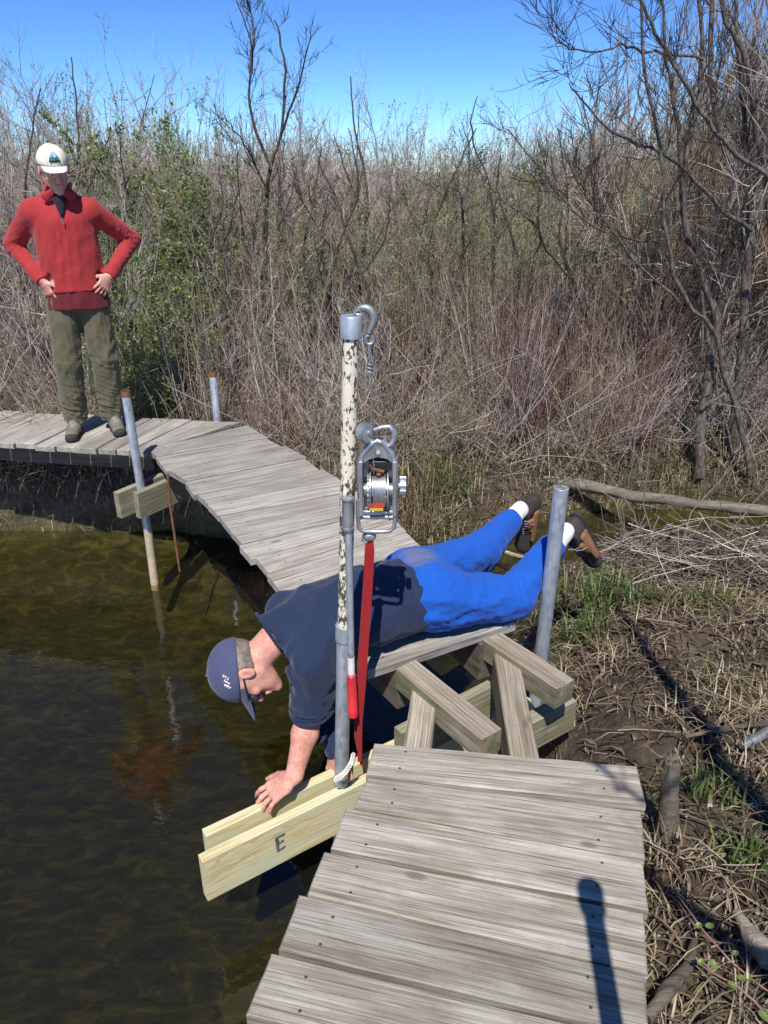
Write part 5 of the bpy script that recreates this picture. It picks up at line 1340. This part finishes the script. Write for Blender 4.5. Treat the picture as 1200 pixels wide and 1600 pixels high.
for n_, (px, Y, top, lab) in enumerate(((300, 6.3, 260, 'crooked dark bare tree beside the green shrub'), (365, 6.1, 330, 'short leaning dark bare tree above the short post'), (470, 6.5, 230, 'wavy dark bare tree left of the painted pole'), (595, 6.3, 250, 'crooked dark bare tree behind the cable and hook'), (650, 6.8, 200, 'dark bare tree a little right of the hook'), (810, 6.2, 240, 'leaning dark bare tree above the reddish stems'), (860, 6.6, 200, 'dark bare tree left of the thick post, deep in brush'), (950, 6.2, 260, 'dark bare tree above the thick post'), (40, 6.6, 140, "dark bare tree rising at the standing man's left"), (125, 7.0, 90, "tall thin dark bare tree rising above the standing man's cap"), (560, 7.4, 120, 'thin bare tree reaching the sky above the hook'), (905, 7.2, 150, 'thin bare tree reaching the sky left of the big tree'))):
    q_ = random.Random(900+n_); by = 800+FPX*math.tan(math.atan((CAMH+.1)/Y)-PITCH); m_ = 7; pts = []; xx = px; dr = q_.uniform(-14, 14)
    for i in range(m_):
        pts.append((xx, by+(top-by)*i/(m_-1))); dr = dr*.6+q_.uniform(-20, 20); xx += dr
    k_ = 3; b2_ = [pts[k_], (pts[k_][0]+q_.choice((-1, 1))*q_.uniform(25, 50), pts[k_][1]-60), (pts[k_][0]+q_.choice((-1, 1))*q_.uniform(40, 60), pts[k_][1]-130)]
    tree('bare_tree', lab, 'tree', 'dark crooked trees of the thicket', [(pts, Y, Y+.2), (b2_, Y+.1, Y-.1)], Y, 'tw_dark', 9, .34, [(.019, .005), (.010, .003)], 800+n_, minr=.0017)
# pale green willows farther back
for (px, Y, s, lab) in ((232, 8.6, .96, 'rounded pale green leafing tree rising behind the thicket at left'), (765, 9.5, .90, 'pale green leafing tree far behind the thicket near centre right'), (110, 9.0, .80, 'leafing shrub at far left behind the standing man')):
    me, lf_ = KINDS_['budding_shrub'][0]
    t = thing('leafing_tree', lab, 'tree', (fx(px, Y), Y, 0.0), 'pale green trees behind the thicket')
    d, lf = shrub_mesh(200+px, 2.0, 18, .7, .012, 12, 1, leafn=18, minr=.002); r = np.random.default_rng(px)
    a = newmesh('stems', d, M['tw_olive']); b = newmesh('foliage', leaves_mesh(lf[0], .011, r), M['leaf_pale'])
    for nm, m_ in (('stems', a), ('foliage', b)):
        c = bpy.data.objects.new(nm, m_); COL.objects.link(c); c.parent = t
    t.scale = (s, s, s)

# --- tree behind the photographer, known by its shadows on the bank and planks
def at_h(px, py, z, H):
    p = P(px, py, z); return p+TO_SUN*((H-z)/TO_SUN.z)
sh_t = Tubes(8); r = np.random.default_rng(5)
tb = thing('bare_tree', 'bare tree behind the photographer that throws branch shadows on bank', 'tree', (2.6, -.6, -.2))
main = [Vector((2.6, -.6, -.3)), Vector((2.2, -.45, 1.2)), at_h(1290, 1400, -.2, 2.1), at_h(1130, 1200, -.22, 2.4), at_h(1060, 1080, -.3, 2.6), at_h(1000, 1000, -.35, 2.8), at_h(940, 930, -.4, 2.95)]
m2 = [main[1], at_h(1330, 1640, -.15, 1.85), at_h(1190, 1520, -.17, 2.05), at_h(1090, 1430, -.17, 2.2), at_h(1005, 1360, -.17, 2.35)]
m3 = [main[3], at_h(1005, 1252, 0, 2.5), at_h(965, 1222, 0, 2.55), at_h(920, 1185, 0, 2.62), at_h(830, 1110, 0, 2.7)]
TWS = Tubes(3)
for mpath, ra, rb in ((main, .06, .016), (m2, .045, .020), (m3, .012, .005)):
    A3 = np.array([list(p) for p in mpath]); A3 = np.array([A3[min(int(k), len(A3)-2)]*(1-(k-min(int(k), len(A3)-2)))+A3[min(int(k), len(A3)-2)+1]*(k-min(int(k), len(A3)-2)) for k in np.linspace(0, len(A3)-1, len(A3)*4)])+r.normal(size=(len(mpath)*4, 3))*.008
    sh_t.add(A3, np.linspace(ra, rb, len(A3))); sub_branches(TWS, r, A3[::2][3:], .45, .008, 0, 7, .7, .1, .003, None, .1, .15)
mk('trunk', *sh_t.data(), M['tree_bark'], tb, smooth=True, origin=tb.location); mk('crown', *TWS.data(), M['tw_dark'], tb, origin=tb.location)

# ------------------------------------------------------------------ bank detail
# log across the creek
def log(name, label, pts, rads, mat, cat='log', n=10, rough=.12, seed=3):
    r = random.Random(seed); mb = MB(); P3 = []; R3 = []
    for i in range(len(pts)-1):
        for k in range(4):
            t = k/4; P3.append(Vector(pts[i]).lerp(Vector(pts[i+1]), t)+Vector((0, r.uniform(-1, 1), r.uniform(-1, 1)))*rads[i]*.15); R3.append((rads[i]*(1-t)+rads[i+1]*t)*r.uniform(1-rough, 1+rough))
    P3.append(Vector(pts[-1])); R3.append(rads[-1]); mb.tube(P3, R3, n)
    v = [Vector(q)+Vector((r.uniform(-1, 1), r.uniform(-1, 1), r.uniform(-1, 1)))*rads[0]*.10 for q in mb.v]; mb.v = v
    o = mb.build(name, mat); tag(o, label, cat); return o
log('fallen_log', 'long grey fallen log lying along the far side of the creek', [P(840, 748, -.62), P(905, 758, -.62), P(990, 775, -.62), P(1090, 788, -.62), P(1210, 800, -.62)], [.040, .046, .038, .040, .044], M['log'])
log('fallen_branch', 'straight grey branch lying in the creek behind the brown boot', [P(860, 884, -.84), P(930, 888, -.82), P(1010, 884, -.78)], [.016, .02, .014], M['joist'], 'branch')
log('fallen_branch', 'thin pale branch lying in the water beside the blue trouser leg', [P(765, 855, -.84), P(800, 866, -.84), P(850, 880, -.83)], [.014, .014, .01], M['crib'], 'branch')
# upright rotten stump by the near boardwalk
sb = P(1040, 1305, -.19); st_p = [sb+Vector((0, 0, -.1)), sb+Vector((0, .01, .05)), sb+Vector((-.005, .02, .15)), sb+Vector((-.012, .03, .26))]
mb = MB(); mb.tube(st_p, [.036, .030, .027, .022], 12, cap=True)
rr3 = random.Random(4); mb.v = [Vector(q)+Vector((rr3.uniform(-1, 1), rr3.uniform(-1, 1), rr3.uniform(-.3, 2.2) if Vector(q).z > sb.z+.2 else 0))*.006 for q in mb.v]
for k in range(7):
    a = 6.28*k/7; b0 = st_p[-1]+Vector((math.cos(a)*.015, math.sin(a)*.015, -.03)); mb.tube([b0, b0+Vector((rr3.uniform(-.004, .004), 0, rr3.uniform(.03, .07)))], [.007, .0015], 5)
o = mb.build('stump', M['joist']); tag(o, 'thin broken rotten stump standing beside the near boardwalk', 'stump')
log('broken_wood', 'short splintered piece of wood lying at the lower right corner', [P(1150, 1425, -.15), P(1175, 1465, -.14), P(1205, 1500, -.12)], [.012, .026, .03], M['crib'], 'wood piece')
mb = MB(); a, b = P(1158, 1166, -.17), P(1215, 1136, -.16); mb.tube([a, a.lerp(b, .1), b], [.012, .017, .019], 12); o = mb.build('metal_tube', M['dark_steel']); tag(o, 'grey metal tube end lying on bank at right edge', 'tube')
log('fallen_branch', 'bent bare branch lying on the bank below the metal tube', [P(1070, 1152, -.2), P(1120, 1140, -.18), P(1210, 1128, -.17)], [.008, .009, .010], M['joist'], 'branch')
log('fallen_branch', 'dark bent branch lying beside the near boardwalk at the bottom right', [P(1010, 1590, -.16), P(1045, 1545, -.14), P(1075, 1510, -.15), P(1085, 1470, -.16)], [.016, .017, .013, .009], M['joist'], 'branch')
def stick_pile(n, poly_fn, seed, mat, name, label, L=(.15, .55), r_=(.0018, .0045), lift=.06, cat='twigs', vert=.18):
    r = np.random.default_rng(seed); T_ = Tubes(4)
    k = 0
    while k < n:
        x, y, hgt = poly_fn(r)
        if pond_dist(np.array([x]), np.array([y]))[0] > .0 and r.random() < .93: continue
        z = max(hz(x, y), WATER_Z)+hgt*r.random(); a = r.random()*6.28; l = L[0]+(L[1]-L[0])*r.random()**1.6
        d = np.array([math.cos(a), math.sin(a)*.8, r.normal()*vert]); p = grow(r, np.array([x, y, z])-d*l/2, d, l, 4, .12, 0.0)
        rr = r_[0]+(r_[1]-r_[0])*r.random()**1.5; T_.add(p, np.linspace(rr, rr*.5, 5)); k += 1
    o = mk(name, *T_.data(), mat); tag(o, label, cat, kind='stuff')
right_pile = lambda r: (1.25+1.7*r.random(), 3.35+.85*r.random(), .20)
stick_pile(520, right_pile, 401, M['tw_dead'], 'twig_pile', 'tangled pile of grey dead twigs on the creek bank', r_=(.0016, .0042))
stick_pile(90, right_pile, 402, M['tw_grey'], 'twig_pile', 'pale broken twigs tangled on the creek bank', L=(.2, .7))
stick_pile(260, lambda r: (.75+1.4*r.random(), .9+3.0*r.random(), .03), 403, M['tw_dead'], 'bank_litter', 'scattered brown twigs on the muddy bank', L=(.06, .35), vert=.05)
stick_pile(500, lambda r: (-3.5+3.4*r.random(), 5.1+.5*r.random(), .10), 404, M['tw_dead'], 'bank_litter', 'dead twigs hanging over the bank under the left boardwalk', L=(.1, .5), vert=.35)
stick_pile(350, lambda r: (-.6+4.2*r.random(), 4.95+1.2*r.random(), .10), 405, M['tw_dead'], 'bank_litter', 'dead twigs lying along the far creek bank', L=(.1, .6), vert=.25)
# long bare weed stems in front of the log
for i, (a, b, c) in enumerate((((1010, 880), (990, 800), (925, 700)), ((1030, 870), (1005, 790), (1020, 660)), ((1060, 870), (1080, 800), (1180, 690)), ((1010, 900), (930, 930), (830, 960)), ((985, 870), (960, 780), (900, 745)), ((1100, 900), (1150, 820), (1215, 740)))):
    Y = 3.95+.08*i; p = [PY(a[0], a[1], Y), PY(b[0], b[1], Y+.05), PY(c[0], c[1], Y+.1)]
    g0 = Vector((p[0].x, p[0].y, hz(p[0].x, p[0].y)-.02)); tt = Tubes(5); pts = [list(g0)]+[list(q) for q in p]; tt.add(pts, [.006, .0055, .004, .0018])
    rr4 = np.random.default_rng(500+i); sub_branches(tt, rr4, np.array(pts), .35, .0045, 0, 7, .5, .02, .0012, None, .3, .1)
    o = mk('dead_weed', *tt.data(), M['tw_dead'], origin=g0)
    tag(o, ['dead stalk leaning left over the creek log', 'upright forked dead stalk in front of the creek log', 'dead stalk leaning right over the twig pile', 'long dead stalk lying towards the thick pipe post', 'short dead stalk leaning left behind the brown boot', 'dead stalk leaning out at the right edge of the creek'][i], 'stalk', 'dead stalks by the creek')

def blades(n, fn, seed, mat, name, label, h=(.05, .2), w=.004, bend=.8, cat='grass', flat=0.0):
    r = np.random.default_rng(seed); P0 = np.array([fn(r) for _ in range(n)]); z = height(P0[:, 0], P0[:, 1]); ok = (z > WATER_Z-.02); P0 = P0[ok]; z = z[ok]; n = len(z)
    H = h[0]+(h[1]-h[0])*r.random(n); a = r.random(n)*6.28; lean = bend*r.random(n)+flat; d = np.stack([np.cos(a), np.sin(a)], 1)
    s = np.stack([-d[:, 1], d[:, 0], np.zeros(n)], 1)*(w*(.6+.8*r.random(n)))[:, None]
    rows_ = []
    for t, ww in ((0, 1), (.35, .9), (.7, .65), (1, .12)):
        up_ = np.cos(lean*t)*H*t; out = np.sin(lean*t)*H*t
        c = np.stack([P0[:, 0]+d[:, 0]*out, P0[:, 1]+d[:, 1]*out, z-.01+up_], 1); rows_ += [c-s*ww, c+s*ww]
    V = np.stack(rows_, 1).reshape(-1, 3); b = np.arange(n)[:, None]*8
    Fq = np.concatenate([b+np.array([[2*k, 2*k+1, 2*k+3, 2*k+2]]) for k in range(3)])
    o = mk(name, V, Fq, mat)
    if label: tag(o, label, cat, kind='stuff')
    return o
bank = lambda r: (.62+1.9*r.random(), .7+3.9*r.random()**.9)
def patchy(fn, thr, f, seed):
    def g_(r):
        while True:
            p = fn(r)
            if fbm(np.array([p[0]]), np.array([p[1]]), f, 2, seed)[0] > thr+r.normal()*.05: return p
    return g_
blades(4600, patchy(bank, .02, 2.2, 40), 601, M['straw'], 'dead_grass', 'flattened dead straw covering the muddy right bank', (.05, .20), .0022, .5, flat=1.05)
blades(3600, patchy(bank, -.05, 3, 41), 602, M['litter'], 'dead_leaves', 'brown dead leaf and stem litter on the right bank', (.03, .12), .0035, .5, 'leaf litter', flat=1.2)
blades(900, patchy(bank, .1, 2.5, 42), 603, M['grass'], 'grass', 'thin green grass sprouting on the right bank', (.03, .10), .0022, 1.1)
blades(9000, lambda r: (-.3+4.2*r.random(), 4.8+1.2*r.random()), 604, M['straw'], 'dead_grass', 'dead straw thatch along the far bank', (.06, .26), .0028, 1.3, flat=.3)
blades(5000, lambda r: (-3.8+3.6*r.random(), 4.98+.9*r.random()), 605, M['straw'], 'dead_grass', 'dead straw behind and below the left boardwalk', (.05, .22), .0026, 1.3, flat=.3)
blades(2600, lambda r: (1.2+2.6*r.random(), 5.3+.8*r.random()), 606, M['grass'], 'grass', 'green moss and grass tufts beyond the creek log', (.03, .12), .004, 1.0)
blades(6000, lambda r: (-4+9*r.random(), 5.4+3.5*r.random()), 607, M['straw'], 'dead_grass', 'dead grass among the thicket stems', (.1, .5), .003, 1.0)
blades(2200, lambda r: (-4+9*r.random(), 5.4+2.5*r.random()), 608, M['grass'], 'grass', 'new green shoots among the thicket stems', (.08, .35), .004, 1.0)
blades(9000, patchy(bank, -.12, 2, 43), 609, M['litter'], 'dead_leaves', 'matted dark leaf litter pressed on the muddy bank', (.02, .09), .006, .2, 'leaf litter', flat=1.42)
def tuft(px, py, z, rad, n, h, mat, label, seed, w=.0035, name='grass_tuft'):
    c = P(px, py, z)
    o = blades(n, lambda r: (c.x+r.normal()*rad, c.y+r.normal()*rad*.8), seed, mat, name, None, h, w, 1.15); tag(o, label, 'grass tuft', 'grass tufts'); return o
tuft(945, 945, -.42, .13, 210, (.10, .28), M['grass'], 'bright green grass tuft on the bank right of the thick pipe post', 611)
tuft(905, 985, -.40, .08, 130, (.08, .2), M['grass'], 'small green grass tuft against the base of the thick pipe post', 612)
tuft(1100, 955, -.42, .09, 70, (.08, .18), M['grass'], 'thin green grass tuft among the twigs at right', 613)
tuft(665, 815, -.72, .12, 420, (.18, .38), M['straw'], 'yellow straw tuft on the bank beside the curved boardwalk', 614)
tuft(690, 790, -.68, .12, 200, (.15, .32), M['grass'], 'yellow green grass tuft at creek bank above the blue trousers', 615)
tuft(1110, 1240, -.2, .08, 80, (.06, .16), M['grass'], 'green and straw tuft beside the rotten stump', 616)
tuft(1060, 1345, -.18, .05, 80, (.05, .14), M['straw'], 'fan of brown straw below the rotten stump', 617)
tuft(1160, 1345, -.18, .05, 60, (.07, .15), M['grass'], 'few green blades at the right edge under the branch shadow', 618)
tuft(820, 880, -.80, .06, 60, (.06, .16), M['grass'], 'few green blades in the creek between the boots', 619)
# leafy runners bottom right
def runner(px, seed, label):
    r = random.Random(seed); pts = [P(x, y, -.12+.03*math.sin(i)) for i, (x, y) in enumerate(px)]
    t = thing('leafy_runner', label, 'vine', pts[0], 'leafy runners'); MB().tube(pts, [.0022]*len(pts), 5).build('stem', M['tw_red'], t)
    for p in pts[1:]:
        for s in (-1, 1):
            if r.random() < .25: continue
            c = p+Vector((s*.014, r.uniform(-.01, .01), .012)); a = r.uniform(0, 6.28); R_ = r.uniform(.008, .0125); v = [c+Vector((0, 0, -.001))]
            u = Vector((math.cos(a), math.sin(a), r.uniform(.0, .4))).normalized(); w_ = u.cross(Vector((0, 0, 1))).normalized()
            for k in range(8):
                th = 6.28*k/8; v.append(c+u*R_*math.cos(th)*1.15+w_*R_*math.sin(th)*.85+Vector((0, 0, .002)))
            m = MB(); m.add(v, [(0, 1+k, 1+(k+1) % 8) for k in range(8)]); m.build('leaf', M['leaf'], t, smooth=False)
runner([(1052, 1385), (1060, 1400), (1100, 1455), (1140, 1500), (1175, 1530), (1215, 1560)], 1, 'leafy runner starting beside the plank ends and crossing the branch shadow')
runner([(1085, 1500), (1105, 1515), (1150, 1540), (1180, 1565), (1200, 1590)], 2, 'lower leafy runner in the bottom right corner')
print('SHRUBS', counts)
